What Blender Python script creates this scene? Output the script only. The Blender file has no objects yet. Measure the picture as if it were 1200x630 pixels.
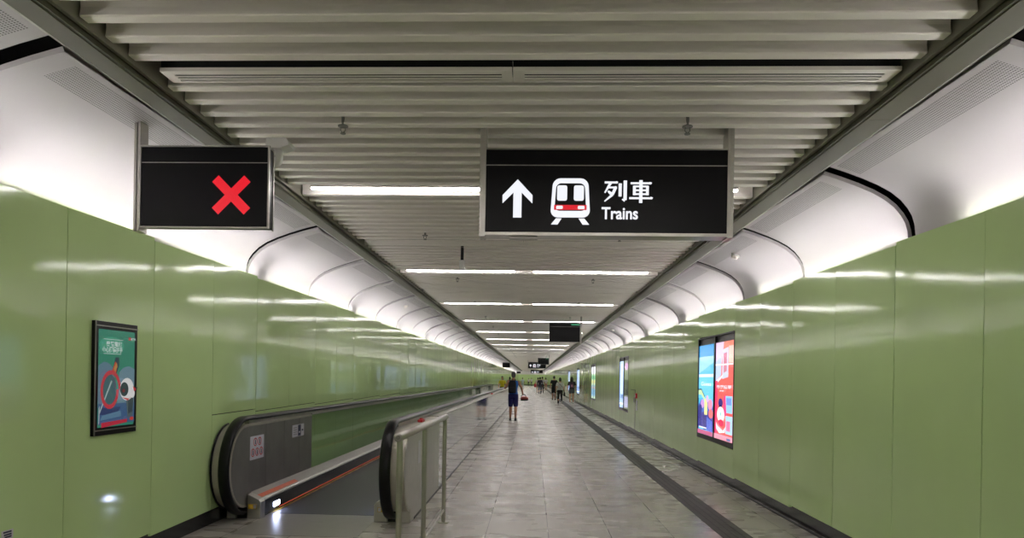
import bpy, bmesh, math, random
from mathutils import Vector, Matrix
random.seed(7)
sc = bpy.context.scene
col = sc.collection
# ------------------------------------------------------------------ camera geometry
F, PX, PY = 850.0, 587.0, 442.9
TH, ROLL, H = math.atan(37/850.0), 0.0165, 1.52
cam_d = bpy.data.cameras.new('camera'); cam = bpy.data.objects.new('camera', cam_d); col.objects.link(cam)
cam_d.sensor_fit = 'HORIZONTAL'; cam_d.sensor_width = 36; cam_d.lens = F/1200*36
cam_d.shift_x = (600-PX)/1200; cam_d.shift_y = (PY-315)/1200
cam_d.clip_start = .05; cam_d.clip_end = 400
cam.matrix_world = Matrix.Translation((0,0,H)) @ Matrix.Rotation(TH,4,'Z') @ Matrix.Rotation(math.pi/2,4,'X') @ Matrix.Rotation(ROLL,4,'Z')
sc.camera = cam
def ray(x, y):
    dx, dy = x-PX, y-PY
    c, s = math.cos(ROLL), math.sin(ROLL)
    x0, y0 = dx*c+dy*s, -dx*s+dy*c
    X, Y = x0/F, 1.0
    return (X*math.cos(TH)-Y*math.sin(TH), X*math.sin(TH)+Y*math.cos(TH), -y0/F)
def onX(x, y, v): r = ray(x,y); t = v/r[0]; return (v, r[1]*t, H+r[2]*t)
def onY(x, y, v): r = ray(x,y); t = v/r[1]; return (r[0]*t, v, H+r[2]*t)
def onZ(x, y, v): r = ray(x,y); t = (v-H)/r[2]; return (r[0]*t, r[1]*t, v)
Y0, Y1 = -9.0, 165.0
# ------------------------------------------------------------------ materials
def lin(c):
    return tuple(((v/255)/12.92 if v/255 <= .04045 else (((v/255)+.055)/1.055)**2.4) for v in c)
def mat(name, rgb=(200,200,200), rough=.5, metal=0.0, emis=None, es=0.0, spec=.5, coat=0, var=0.06, vs=6.0, bump=0.0, bs=30.0, raw=False):
    m = bpy.data.materials.new(name); m.use_nodes = True; nt = m.node_tree; b = nt.nodes['Principled BSDF']
    c = rgb if raw else lin(rgb)
    b.inputs['Roughness'].default_value = rough; b.inputs['Metallic'].default_value = metal
    b.inputs['Specular IOR Level'].default_value = spec; b.inputs['Coat Weight'].default_value = coat
    tc = nt.nodes.new('ShaderNodeTexCoord')
    if var > 0:
        n = nt.nodes.new('ShaderNodeTexNoise'); n.inputs['Scale'].default_value = vs; n.inputs['Detail'].default_value = 4
        nt.links.new(tc.outputs['Object'], n.inputs['Vector'])
        r = nt.nodes.new('ShaderNodeValToRGB')
        r.color_ramp.elements[0].position = .3; r.color_ramp.elements[1].position = .7
        r.color_ramp.elements[0].color = (*[v*(1-var) for v in c],1); r.color_ramp.elements[1].color = (*[min(1,v*(1+var)) for v in c],1)
        nt.links.new(n.outputs['Fac'], r.inputs['Fac']); nt.links.new(r.outputs['Color'], b.inputs['Base Color'])
    else: b.inputs['Base Color'].default_value = (*c,1)
    if bump > 0:
        n2 = nt.nodes.new('ShaderNodeTexNoise'); n2.inputs['Scale'].default_value = bs
        nt.links.new(tc.outputs['Object'], n2.inputs['Vector'])
        bp = nt.nodes.new('ShaderNodeBump'); bp.inputs['Strength'].default_value = bump; bp.inputs['Distance'].default_value = .01
        nt.links.new(n2.outputs['Fac'], bp.inputs['Height']); nt.links.new(bp.outputs['Normal'], b.inputs['Normal'])
    if emis is not None:
        b.inputs['Emission Color'].default_value = (*lin(emis),1); b.inputs['Emission Strength'].default_value = es
    return m
def N(m, t): return m.node_tree.nodes.new(t)
M = {}
# --- glossy green enamel panels, slightly dished like real sheet metal
g = mat('green_enamel', (200,226,162), rough=.085, var=0.03, vs=1.2, coat=.0, spec=.4); M['green'] = g
nt = g.node_tree; b = nt.nodes['Principled BSDF']
tc = N(g,'ShaderNodeTexCoord')
mp = N(g,'ShaderNodeMapping'); mp.inputs['Scale'].default_value = (1,1.0,.55)
n = N(g,'ShaderNodeTexNoise'); n.inputs['Scale'].default_value = 1.1; n.inputs['Detail'].default_value = 1.5
bp = N(g,'ShaderNodeBump'); bp.inputs['Strength'].default_value = 1; bp.inputs['Distance'].default_value = .010
nt.links.new(tc.outputs['Object'], mp.inputs['Vector']); nt.links.new(mp.outputs['Vector'], n.inputs['Vector'])
nt.links.new(n.outputs['Fac'], bp.inputs['Height']); nt.links.new(bp.outputs['Normal'], b.inputs['Normal'])
# --- polished floor tiles
f = mat('floor_tile', (150,145,138), rough=.2, var=0, spec=.28); M['floor'] = f
nt = f.node_tree; b = nt.nodes['Principled BSDF']
tc = N(f,'ShaderNodeTexCoord'); sep = N(f,'ShaderNodeSeparateXYZ'); cmb = N(f,'ShaderNodeCombineXYZ')
nt.links.new(tc.outputs['Object'], sep.inputs['Vector'])
ax = N(f,'ShaderNodeMath'); ax.operation='ADD'; ax.inputs[1].default_value = 61*.61-.18
ay = N(f,'ShaderNodeMath'); ay.operation='ADD'; ay.inputs[1].default_value = 1.2*20-8.2
nt.links.new(sep.outputs['X'], ax.inputs[0]); nt.links.new(sep.outputs['Y'], ay.inputs[0])
nt.links.new(ay.outputs[0], cmb.inputs['X']); nt.links.new(ax.outputs[0], cmb.inputs['Y'])
br = N(f,'ShaderNodeTexBrick'); br.offset = 0; br.squash = 1
br.inputs['Scale'].default_value = 1; br.inputs['Brick Width'].default_value = 1.2; br.inputs['Row Height'].default_value = .61
br.inputs['Mortar Size'].default_value = .0045; br.inputs['Mortar Smooth'].default_value = .1
a = lin((168,162,155)); c2 = lin((175,169,162))
br.inputs['Color1'].default_value = (*a,1); br.inputs['Color2'].default_value = (*c2,1); br.inputs['Mortar'].default_value = (*lin((74,70,66)),1)
nt.links.new(cmb.outputs[0], br.inputs['Vector'])
nz = N(f,'ShaderNodeTexNoise'); nz.inputs['Scale'].default_value = 2.2; nz.inputs['Detail'].default_value = 2
mps = N(f,'ShaderNodeMapping'); mps.inputs['Scale'].default_value = (.8,1.3,1)
nt.links.new(tc.outputs['Object'], mps.inputs['Vector']); nt.links.new(mps.outputs[0], nz.inputs['Vector'])
mr = N(f,'ShaderNodeMapRange'); mr.inputs['From Min'].default_value=.3; mr.inputs['From Max'].default_value=.7; mr.inputs['To Min'].default_value=.985; mr.inputs['To Max'].default_value=1.012
nt.links.new(nz.outputs['Fac'], mr.inputs['Value'])
mx = N(f,'ShaderNodeVectorMath'); mx.operation='SCALE'
nt.links.new(br.outputs['Color'], mx.inputs[0]); nt.links.new(mr.outputs[0], mx.inputs['Scale']); nt.links.new(mx.outputs[0], b.inputs['Base Color'])
mr2 = N(f,'ShaderNodeMapRange'); mr2.inputs['From Min'].default_value=.3; mr2.inputs['From Max'].default_value=.7; mr2.inputs['To Min'].default_value=.26; mr2.inputs['To Max'].default_value=.29
nt.links.new(nz.outputs['Fac'], mr2.inputs['Value']); nt.links.new(mr2.outputs[0], b.inputs['Roughness'])
nb = N(f,'ShaderNodeTexNoise'); nb.inputs['Scale'].default_value = 1.2; nb.inputs['Detail'].default_value = 0
nt.links.new(mps.outputs[0], nb.inputs['Vector'])
bp = N(f,'ShaderNodeBump'); bp.inputs['Strength'].default_value=1; bp.inputs['Distance'].default_value=.00006
bp2 = N(f,'ShaderNodeBump'); bp2.inputs['Strength'].default_value=.5; bp2.inputs['Distance'].default_value=.001; bp2.invert = True
nt.links.new(nb.outputs['Fac'], bp.inputs['Height']); nt.links.new(br.outputs['Fac'], bp2.inputs['Height'])
nt.links.new(bp.outputs[0], bp2.inputs['Normal']); nt.links.new(bp2.outputs[0], b.inputs['Normal'])
# --- dark tactile paver strip
f = mat('dark_paver', (70,68,68), rough=.6, var=0); M['paver'] = f
nt = f.node_tree; b = nt.nodes['Principled BSDF']; tc = N(f,'ShaderNodeTexCoord')
mp = N(f,'ShaderNodeMapping'); mp.inputs['Rotation'].default_value = (0,0,math.radians(90)); nt.links.new(tc.outputs['Object'], mp.inputs['Vector'])
br = N(f,'ShaderNodeTexBrick'); br.offset=.5; br.inputs['Scale'].default_value=1; br.inputs['Brick Width'].default_value=.3; br.inputs['Row Height'].default_value=.075
br.inputs['Mortar Size'].default_value=.008; br.inputs['Color1'].default_value=(*lin((72,70,70)),1); br.inputs['Color2'].default_value=(*lin((82,79,78)),1); br.inputs['Mortar'].default_value=(*lin((36,35,36)),1)
nt.links.new(mp.outputs[0], br.inputs['Vector']); nt.links.new(br.outputs['Color'], b.inputs['Base Color'])
bp = N(f,'ShaderNodeBump'); bp.invert=True; bp.inputs['Distance'].default_value=.004; nt.links.new(br.outputs['Fac'], bp.inputs['Height']); nt.links.new(bp.outputs[0], b.inputs['Normal'])
# --- cove shell: white painted, with a band of small perforations by its inner edge (UV.x = along the profile in m, UV.y = along the module in m)
f = mat('cove_white', (184,179,182), rough=.5, var=0); M['cove'] = f
nt = f.node_tree; b = nt.nodes['Principled BSDF']; uv = N(f,'ShaderNodeUVMap'); uv.uv_map='UVMap'
vo = N(f,'ShaderNodeTexVoronoi'); vo.inputs['Scale'].default_value = 62; vo.inputs['Randomness'].default_value = 0
nt.links.new(uv.outputs[0], vo.inputs['Vector'])
lt = N(f,'ShaderNodeMath'); lt.operation='LESS_THAN'; lt.inputs[1].default_value=.33; nt.links.new(vo.outputs['Distance'], lt.inputs[0])
sp = N(f,'ShaderNodeSeparateXYZ'); nt.links.new(uv.outputs[0], sp.inputs[0])
def band(sock, lo, hi):
    g1 = N(f,'ShaderNodeMath'); g1.operation='GREATER_THAN'; g1.inputs[1].default_value=lo; nt.links.new(sock, g1.inputs[0])
    g2 = N(f,'ShaderNodeMath'); g2.operation='LESS_THAN'; g2.inputs[1].default_value=hi; nt.links.new(sock, g2.inputs[0])
    g3 = N(f,'ShaderNodeMath'); g3.operation='MULTIPLY'; nt.links.new(g1.outputs[0], g3.inputs[0]); nt.links.new(g2.outputs[0], g3.inputs[1]); return g3.outputs[0]
m1 = N(f,'ShaderNodeMath'); m1.operation='MULTIPLY'; nt.links.new(band(sp.outputs['X'], .04, .23), m1.inputs[0]); nt.links.new(band(sp.outputs['Y'], .16, 2.12), m1.inputs[1])
m2 = N(f,'ShaderNodeMath'); m2.operation='MULTIPLY'; nt.links.new(m1.outputs[0], m2.inputs[0]); nt.links.new(lt.outputs[0], m2.inputs[1])
mxc = N(f,'ShaderNodeMix'); mxc.data_type='RGBA'; mxc.inputs['A'].default_value=(*lin((184,179,182)),1); mxc.inputs['B'].default_value=(*lin((104,100,102)),1)
nt.links.new(m2.outputs[0], mxc.inputs['Factor']); nt.links.new(mxc.outputs['Result'], b.inputs['Base Color'])

M['slat'] = mat('slat_paint', (248,241,235), rough=.45, var=.03, vs=2)
M['beam'] = mat('beam_paint', (140,138,124), rough=.4, var=.03, vs=2)
M['olive'] = mat('beam_olive', (86,85,68), rough=.6, spec=.25, var=.03, vs=2)
M['white'] = mat('white_paint', (225,222,220), rough=.45, var=.02)
M['void'] = mat('ceiling_void', (22,22,24), rough=.9, var=.1)
M['black'] = mat('black_stone', (24,23,24), rough=.25, var=.15, vs=20)
M['blackplastic'] = mat('black_plastic', (14,14,15), rough=.35, var=.1)
M['screenblack'] = mat('screen_black', (8,7,10), rough=.3, var=.05, spec=.2)
M['steel'] = mat('brushed_steel', (190,187,180), rough=.33, metal=1, var=.06, vs=9)
M['polish'] = mat('polished_steel', (168,167,164), rough=.07, metal=1, var=.04, vs=2, bump=.08, bs=1.5)
M['darksteel'] = mat('dark_steel', (140,138,132), rough=.36, metal=.6, var=.1, vs=4)
M['satin'] = mat('satin_aluminium', (176,172,166), rough=.35, metal=.8, var=.05, vs=9)
M['newel'] = mat('newel_steel', (178,172,160), rough=.36, metal=.3, var=.05, vs=9)
M['rubber'] = mat('handrail_rubber', (7,7,8), spec=.3, rough=.35, var=.1)
M['skirt'] = mat('skirt_black', (40,40,42), rough=.2, metal=.6, var=.1)
M['red'] = mat('red_plastic', (200,24,30), rough=.35, var=.03)
M['yellow'] = mat('yellow_paint', (196,160,40), rough=.5, var=.03)
M['orange'] = mat('orange_band', (226,110,70), rough=.4, var=.12, vs=40)
M['orangelit'] = mat('orange_line', (214,70,36), rough=.4, emis=(255,96,60), es=.12, var=.03)
M['sticker'] = mat('sticker_white', (205,203,210), rough=.4, var=.02)
M['navy'] = mat('sticker_navy', (30,36,70), rough=.4, var=.02)
M['ledwhite'] = mat('tube_light', (255,255,255), emis=(255,250,248), es=20, var=0)
M['cove_led'] = mat('cove_led', (255,255,255), emis=(255,249,251), es=20, var=0)
M['skirtled'] = mat('skirt_lamp', (255,255,255), emis=(205,215,255), es=20, var=0)
# belt with fine grooves
f = mat('pallet_belt', (60,60,64), rough=.45, var=0, metal=.3); M['belt'] = f
nt = f.node_tree; b = nt.nodes['Principled BSDF']; tc = N(f,'ShaderNodeTexCoord'); wv = N(f,'ShaderNodeTexWave'); wv.bands_direction='X'; wv.inputs['Scale'].default_value=30
nt.links.new(tc.outputs['Object'], wv.inputs['Vector']); cr = N(f,'ShaderNodeValToRGB'); cr.color_ramp.elements[0].color=(*lin((44,44,48)),1); cr.color_ramp.elements[1].color=(*lin((78,78,84)),1)
nt.links.new(wv.outputs['Fac'], cr.inputs['Fac']); nt.links.new(cr.outputs['Color'], b.inputs['Base Color'])
# glass
f = bpy.data.materials.new('tinted_glass'); f.use_nodes=True; M['glass']=f; nt=f.node_tree; nt.nodes.clear()
o=N(f,'ShaderNodeOutputMaterial'); tr=N(f,'ShaderNodeBsdfTransparent'); tr.inputs[0].default_value=(.93,.98,.95,1); gl=N(f,'ShaderNodeBsdfGlossy'); gl.inputs['Roughness'].default_value=.04
fr=N(f,'ShaderNodeFresnel'); fr.inputs['IOR'].default_value=1.5; mi=N(f,'ShaderNodeMixShader')
tc=N(f,'ShaderNodeTexCoord'); nz=N(f,'ShaderNodeTexNoise'); nz.inputs['Scale'].default_value=.8; bp=N(f,'ShaderNodeBump'); bp.inputs['Distance'].default_value=.006
nt.links.new(tc.outputs['Object'],nz.inputs['Vector']); nt.links.new(nz.outputs['Fac'],bp.inputs['Height']); nt.links.new(bp.outputs[0],gl.inputs['Normal'])
ge=N(f,'ShaderNodeNewGeometry'); su=N(f,'ShaderNodeMath'); su.operation='SUBTRACT'; su.inputs[0].default_value=1; mu=N(f,'ShaderNodeMath'); mu.operation='MULTIPLY'
nt.links.new(ge.outputs['Backfacing'],su.inputs[1]); nt.links.new(su.outputs[0],mu.inputs[0]); nt.links.new(fr.outputs[0],mu.inputs[1]); nt.links.new(mu.outputs[0],mi.inputs[0]); nt.links.new(tr.outputs[0],mi.inputs[1]); nt.links.new(gl.outputs[0],mi.inputs[2]); nt.links.new(mi.outputs[0],o.inputs[0])
_em = {}
def em(rgb, s=1.0, rough=.15):
    k=(rgb,s)
    if k not in _em: _em[k] = mat('lit_print_%d_%d_%d'%rgb, tuple(int(v*.12) for v in rgb), rough=rough, emis=rgb, es=s, var=0)
    return _em[k]
_pt = {}
def paint(rgb, rough=.7):
    k=(rgb,rough)
    if k not in _pt: _pt[k] = mat('cloth_%d_%d_%d'%rgb, rgb, rough=rough, var=.08, vs=25)
    return _pt[k]
# ------------------------------------------------------------------ mesh helpers
class MB:
    def __init__(s): s.v=[]; s.f=[]; s.m=[]; s.uv=[]
    def face(s, pts, mi=0, uv=None):
        b=len(s.v); s.v+= [tuple(p) for p in pts]; s.f.append(tuple(range(b,b+len(pts)))); s.m.append(mi)
        s.uv.append(uv)
        return s
    def box(s, x0,x1,y0,y1,z0,z1, mi=0):
        x0,x1=min(x0,x1),max(x0,x1); y0,y1=min(y0,y1),max(y0,y1); z0,z1=min(z0,z1),max(z0,z1)
        b=len(s.v); s.v+=[(x0,y0,z0),(x1,y0,z0),(x1,y1,z0),(x0,y1,z0),(x0,y0,z1),(x1,y0,z1),(x1,y1,z1),(x0,y1,z1)]
        for q in ((0,3,2,1),(4,5,6,7),(0,1,5,4),(1,2,6,5),(2,3,7,6),(3,0,4,7)): s.f.append(tuple(b+i for i in q)); s.m.append(mi); s.uv.append(None)
        return s
    def hexa(s, P, mi=0):
        b=len(s.v); s.v+=[tuple(p) for p in P]
        for q in ((0,3,2,1),(4,5,6,7),(0,1,5,4),(1,2,6,5),(2,3,7,6),(3,0,4,7)): s.f.append(tuple(b+i for i in q)); s.m.append(mi); s.uv.append(None)
        return s
    def prism(s, prof, axis, a0, a1, mi=0):       # prof: list of 2-D points, extruded along axis
        def P(u,v,a): return (a,u,v) if axis=='x' else ((u,a,v) if axis=='y' else (u,v,a))
        b=len(s.v); n=len(prof)
        s.v+=[P(u,v,a0) for u,v in prof]+[P(u,v,a1) for u,v in prof]
        for i in range(n):
            j=(i+1)%n; s.f.append((b+i,b+j,b+n+j,b+n+i)); s.m.append(mi); s.uv.append(None)
        s.f.append(tuple(b+i for i in range(n))[::-1]); s.m.append(mi); s.uv.append(None)
        s.f.append(tuple(b+n+i for i in range(n))); s.m.append(mi); s.uv.append(None)
        return s
    def tube(s, pts, r, n=12, mi=0, closed=False):
        pts=[Vector(p) for p in pts]; rs = r if isinstance(r,(list,tuple)) else [r]*len(pts)
        b=len(s.v); up=None
        for i,p in enumerate(pts):
            d=(pts[min(i+1,len(pts)-1)]-pts[max(i-1,0)]).normalized()
            if up is None: up=Vector((0,0,1)) if abs(d.z)<.9 else Vector((1,0,0))
            a=d.cross(up).normalized(); c=a.cross(d).normalized(); up=c
            for k in range(n):
                t=2*math.pi*k/n; s.v.append(tuple(p+(a*math.cos(t)+c*math.sin(t))*rs[i]))
        for i in range(len(pts)-1):
            for k in range(n):
                k2=(k+1)%n; s.f.append((b+i*n+k,b+i*n+k2,b+(i+1)*n+k2,b+(i+1)*n+k)); s.m.append(mi); s.uv.append(None)
        s.f.append(tuple(b+k for k in range(n))[::-1]); s.m.append(mi); s.uv.append(None)
        e=b+(len(pts)-1)*n; s.f.append(tuple(e+k for k in range(n))); s.m.append(mi); s.uv.append(None)
        return s
    def ell(s, c, r, mi=0, nu=16, nv=10, rot=None):
        b=len(s.v); c=Vector(c)
        def P(t,p):
            v=Vector((r[0]*math.sin(p)*math.cos(t), r[1]*math.sin(p)*math.sin(t), r[2]*math.cos(p)))
            if rot: v=rot@v
            return tuple(c+v)
        s.v.append(P(0,0))
        for i in range(1,nv):
            for k in range(nu): s.v.append(P(2*math.pi*k/nu, math.pi*i/nv))
        s.v.append(P(0,math.pi)); e=len(s.v)-1
        for k in range(nu):
            k2=(k+1)%nu; s.f.append((b,b+1+k,b+1+k2)); s.m.append(mi); s.uv.append(None)
            s.f.append((e,e-nu+k2,e-nu+k)); s.m.append(mi); s.uv.append(None)
        for i in range(nv-2):
            for k in range(nu):
                k2=(k+1)%nu; a=b+1+i*nu; s.f.append((a+k,a+nu+k,a+nu+k2,a+k2)); s.m.append(mi); s.uv.append(None)
        return s
    def loft(s, rings, n=20, mi=0):             # rings: (cx,cy,z,rx,ry)
        b=len(s.v)
        for cx,cy,z,rx,ry in rings:
            for k in range(n):
                t=2*math.pi*k/n; s.v.append((cx+rx*math.cos(t), cy+ry*math.sin(t), z))
        for i in range(len(rings)-1):
            for k in range(n):
                k2=(k+1)%n; s.f.append((b+i*n+k,b+i*n+k2,b+(i+1)*n+k2,b+(i+1)*n+k)); s.m.append(mi); s.uv.append(None)
        s.f.append(tuple(b+k for k in range(n))[::-1]); s.m.append(mi); s.uv.append(None)
        e=b+(len(rings)-1)*n; s.f.append(tuple(e+k for k in range(n))); s.m.append(mi); s.uv.append(None)
        return s
    def cap(s, p, q, r0, r1, mi=0):             # tapered limb segment with round ends
        p,q=Vector(p),Vector(q); d=q-p; L=d.length or 1e-4; d/=L
        pts=[];rs=[]
        for k in range(5):
            t=math.pi/2*(1-k/4); pts.append(p-d*r0*math.sin(t)); rs.append(max(1e-4,r0*math.cos(t)))
        for k in range(5):
            t=math.pi/2*k/4; pts.append(q+d*r1*math.sin(t)); rs.append(max(1e-4,r1*math.cos(t)))
        return s.tube(pts, rs, 12, mi)
    def mesh(s, name, mats, smooth=False):
        me=bpy.data.meshes.new(name); me.from_pydata(s.v,[],s.f)
        for m in (mats if isinstance(mats,(list,tuple)) else [mats]): me.materials.append(m)
        for p,mi in zip(me.polygons,s.m): p.material_index=mi; p.use_smooth=smooth
        if any(u is not None for u in s.uv):
            l=me.uv_layers.new(name='UVMap'); i=0
            for f_,u in zip(s.f,s.uv):
                for k in range(len(f_)):
                    l.data[i].uv = u[k] if u is not None else (0,0)
                    i+=1
        me.validate(); me.update()
        return me
    def build(s, name, mats, parent=None, smooth=False, auto=None):
        me=s.mesh(name,mats,smooth or auto is not None)
        o=bpy.data.objects.new(name,me); col.objects.link(o)
        if auto is not None:
            bm=bmesh.new(); bm.from_mesh(me); bmesh.ops.remove_doubles(bm,verts=bm.verts,dist=1e-5); bmesh.ops.recalc_face_normals(bm,faces=bm.faces)
            for e in bm.edges:
                if len(e.link_faces)==2: e.smooth = e.calc_face_angle(0) < auto
            bm.to_mesh(me); bm.free()
        if parent: o.parent=parent
        return o
def fixn(o):
    bm=bmesh.new(); bm.from_mesh(o.data); bmesh.ops.recalc_face_normals(bm,faces=bm.faces); bm.to_mesh(o.data); bm.free(); return o
def bev(o, w=.004, seg=2):
    m=o.modifiers.new('bevel','BEVEL'); m.width=w; m.segments=seg; m.limit_method='ANGLE'; return o
def tag(o, label, cat, group=None):
    o['label']=label; o['category']=cat
    if group: o['group']=group
    return o
def st(o): o['kind']='structure'; return o
def empty(name, loc, rz=0):
    o=bpy.data.objects.new(name,None); col.objects.link(o); o.location=loc; o.rotation_euler=(0,0,rz); o.empty_display_size=.1; return o
def dup(root, loc=None, label=None):
    r=root.copy(); col.objects.link(r)
    if loc is not None: r.location=loc
    if label: r['label']=label
    for ch in root.children:
        c=ch.copy(); col.objects.link(c); c.parent=r
        for gch in ch.children:
            d=gch.copy(); col.objects.link(d); d.parent=c
    return r
def text_mb(mb, s, size, place, mi=0, bold=0.0, align='LEFT'):
    cu=bpy.data.curves.new('t','FONT'); cu.body=s; cu.size=size; cu.offset=bold; cu.align_x=align; cu.fill_mode='FRONT'
    o=bpy.data.objects.new('t',cu); col.objects.link(o); bpy.context.view_layer.update()
    me=bpy.data.meshes.new_from_object(o.evaluated_get(bpy.context.evaluated_depsgraph_get()))
    for p in me.polygons: mb.face([place(me.vertices[i].co.x, me.vertices[i].co.y) for i in p.vertices], mi)
    bpy.data.objects.remove(o); bpy.data.curves.remove(cu); bpy.data.meshes.remove(me)
# ------------------------------------------------------------------ setting
XL, XR = -3.20, 2.88
ZT, ZB = H+1.122, H-1.367
RY = onX(1050,284.6,XR)[1]; LY = onX(181.6,278,XL)[1]; PITCH = 2.29
fl = MB().face([(-3.6,Y0,0),(3.3,Y0,0),(3.3,Y1+1,0),(-3.6,Y1+1,0)]).build('floor', M['floor']); st(fl)
st(MB().box(1.88,2.18,Y0,Y1,-.01,.004).build('trim_1', M['paver']))
st(MB().box(XR-.035,XR-.005,Y0,Y1,-.01,.012).build('trim_2', M['blackplastic']))
# skirtings (recessed)
st(MB().box(XR+.03,XR+.10,Y0,Y1,-.01,.30).build('baseboard_right', M['black']))
st(MB().box(XL-.10,XL-.02,Y0,Y1,-.01,.30).build('baseboard_left', M['black']))
def wall(name, X, s, ystart, lowjoint_from=None, cut=None):
    # s = +1: panels face -x (right wall); s=-1: panels face +x
    mb=MB(); k0=int(math.floor((Y0-ystart)/PITCH)); k1=int(math.ceil((Y1-ystart)/PITCH))
    # dark substrate behind the seams
    mb.box(X+s*.036, X+s*.05, Y0, Y1, .12, ZT-.06, 1)
    g=.004
    for k in range(k0,k1):
        yc=ystart+(k+.5)*PITCH
        for h in (0,1):
            ya=ystart+k*PITCH+h*PITCH/2+g; yb=ystart+k*PITCH+(h+1)*PITCH/2-g
            if yb<Y0 or ya>Y1: continue
            segs=[(ZB,ZT,0,0)]
            if lowjoint_from is not None and ya>lowjoint_from: segs=[(ZB,1.10,0,1),(1.108,ZT,1,0)]
            if cut is not None:
                for c in cut:
                    if abs((ya+yb)/2-c[0])<c[1]: segs=[(ZB,c[2],0,1),(c[3],ZT,1,0)]
            t1=random.uniform(-.0012,.0012); t2=random.uniform(-.0012,.0012)
            for (za,zb,fa,fb) in segs:
                def zz(z,y,flat=False): return z+(y-yc)*.0115
                d=.032
                x00=X+t1*s; x10=X-t1*s
                P=[(x00,ya,zz(za,ya)),(X+s*d,ya,zz(za,ya)),(X+s*d,yb,zz(za,yb)),(x10,yb,zz(za,yb)),
                   (x00+t2,ya,zz(zb,ya)),(X+s*d,ya,zz(zb,ya)),(X+s*d,yb,zz(zb,yb)),(x10+t2,yb,zz(zb,yb))]
                mb.hexa(P)
                # front sheet, bowed a hair like real sheet metal
                n_=8; base=len(mb.v); bow=random.uniform(.0012,.0026)
                for i in range(n_+1):
                    t=i/n_; y_=ya+(yb-ya)*t; e=(1-(2*t-1)**4)*bow+.0006
                    xa=(x00+(x10-x00)*t); 
                    for zq,dx in ((za,0),((za+zb)/2,t2/2),(zb,t2)):
                        mb.v.append((xa+dx-s*e*(1.25 if zq==(za+zb)/2 else 1), y_, zz(zq,y_)))
                for i in range(n_):
                    for j in range(2):
                        q=(base+i*3+j,base+(i+1)*3+j,base+(i+1)*3+j+1,base+i*3+j+1)
                        mb.f.append(q if s<0 else q[::-1]); mb.m.append(2); mb.uv.append(None)
    o=mb.build(name,[M['green'],M['void'],M['green']]); st(o)
    for p in o.data.polygons:
        if p.material_index==2: p.use_smooth=True
    return o
LJ = onX(250,487,XL)[1]-.05
wl = wall('wall_left', XL, -1, LY, LJ)
# display openings on the right wall (full module wide), measured in the picture
D1a,D1b = onX(859,450,XR)[1], onX(816.6,450,XR)[1]
zt1 = (onX(859,388.3,XR)[2]+onX(816.7,396.7,XR)[2])/2; zb1=(onX(857.3,526,XR)[2]+onX(815.4,510,XR)[2])/2
ymid=(D1a+D1b)/2
cuts=[]
kk=[]
for px in (838, 729.5, 693.7, 678, 667):
    y=onX(px,450,XR)[1]; k=round((y-RY)/PITCH-.5); yc=RY+(k+.5)*PITCH; kk.append(yc); cuts.append((yc,PITCH*.5,zb1,zt1))
wr = wall('wall_right', XR, 1, RY, None, cuts)
st(fixn(MB().box(XL,XR,Y1,Y1+.05,0,2.47,0).box(XL-.4,XR+.4,Y1,Y1+.05,2.47,3.7,1).box(XL,XR,Y1-.02,Y1,0,.15,2).build('wall_end',[M['green'],M['white'],M['black']])))
st(fixn(MB().box(-3.6,3.3,Y0-.06,Y0,0,4.0,0).build('wall_back',[M['white']])))
# coving: white curved shells, each 2.29 m long, set level so they step down the sloping tunnel
profR=[(2.995,.86),(2.995,1.17),(2.985,1.25),(2.965,1.315),(2.93,1.375),(2.875,1.44),(2.80,1.50),(2.70,1.555),(2.58,1.607),(2.45,1.655),(2.315,1.70)]
profL=[(-(x+.18+(x-2.315)/.68*.14),z) for x,z in profR]
def cove(name, prof, s, ystart, wide):
    k0=int(math.floor((Y0-ystart)/PITCH)); k1=int(math.ceil((Y1-ystart)/PITCH))
    mb=MB(); n=len(prof)
    off=[]
    for i in range(n):
        a=prof[max(i-1,0)]; b_=prof[min(i+1,n-1)]; dx,dz=b_[0]-a[0],b_[1]-a[1]; L=math.hypot(dx,dz)
        nx,nz=(dz/L, -dx/L)
        if nx*s<0: nx,nz=-nx,-nz
        off.append((prof[i][0]+nx*.03, prof[i][1]+nz*.03))
    arc=[0]
    for i in range(n-1,0,-1): arc.append(arc[-1]+math.hypot(prof[i][0]-prof[i-1][0],prof[i][1]-prof[i-1][1]))
    arc=arc[::-1]
    for k in range(k0,k1):
        gap = wide.get(k,.028)
        ya=ystart+k*PITCH+gap*.5; yb=ystart+(k+1)*PITCH-.004; yc=(ya+yb)/2
        if k+1 in wide: yb -= wide[k+1]*.5
        T=.0115*(yb-ya)/2+.004
        def p(q,y): return (q[0],y,H+q[1]+(T if y>yc else -T))
        for i in range(n-1):
            mb.face([p(prof[i],ya),p(prof[i+1],ya),p(prof[i+1],yb),p(prof[i],yb)],0,[(arc[i],0),(arc[i+1],0),(arc[i+1],yb-ya),(arc[i],yb-ya)])
            mb.face([p(off[i],ya),p(off[i],yb),p(off[i+1],yb),p(off[i+1],ya)],0)
            mb.face([p(prof[i],ya),p(off[i],ya),p(off[i+1],ya),p(prof[i+1],ya)],0)
            mb.face([p(prof[i],yb),p(prof[i+1],yb),p(off[i+1],yb),p(off[i],yb)],0)
    o=mb.build(name,M['cove'])
    me=o.data
    bm=bmesh.new(); bm.from_mesh(me); bmesh.ops.remove_doubles(bm,verts=bm.verts,dist=1e-5); bmesh.ops.recalc_face_normals(bm,faces=bm.faces)
    for e in bm.edges:
        if len(e.link_faces)==2: e.smooth=e.calc_face_angle(0)<.6
    for f_ in bm.faces: f_.smooth=True
    bm.to_mesh(me); bm.free()
    st(o); return o
RIBR = onX(1068,270,2.99)[1]; RIBL = onX(290,318,-3.31)[1]
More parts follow.
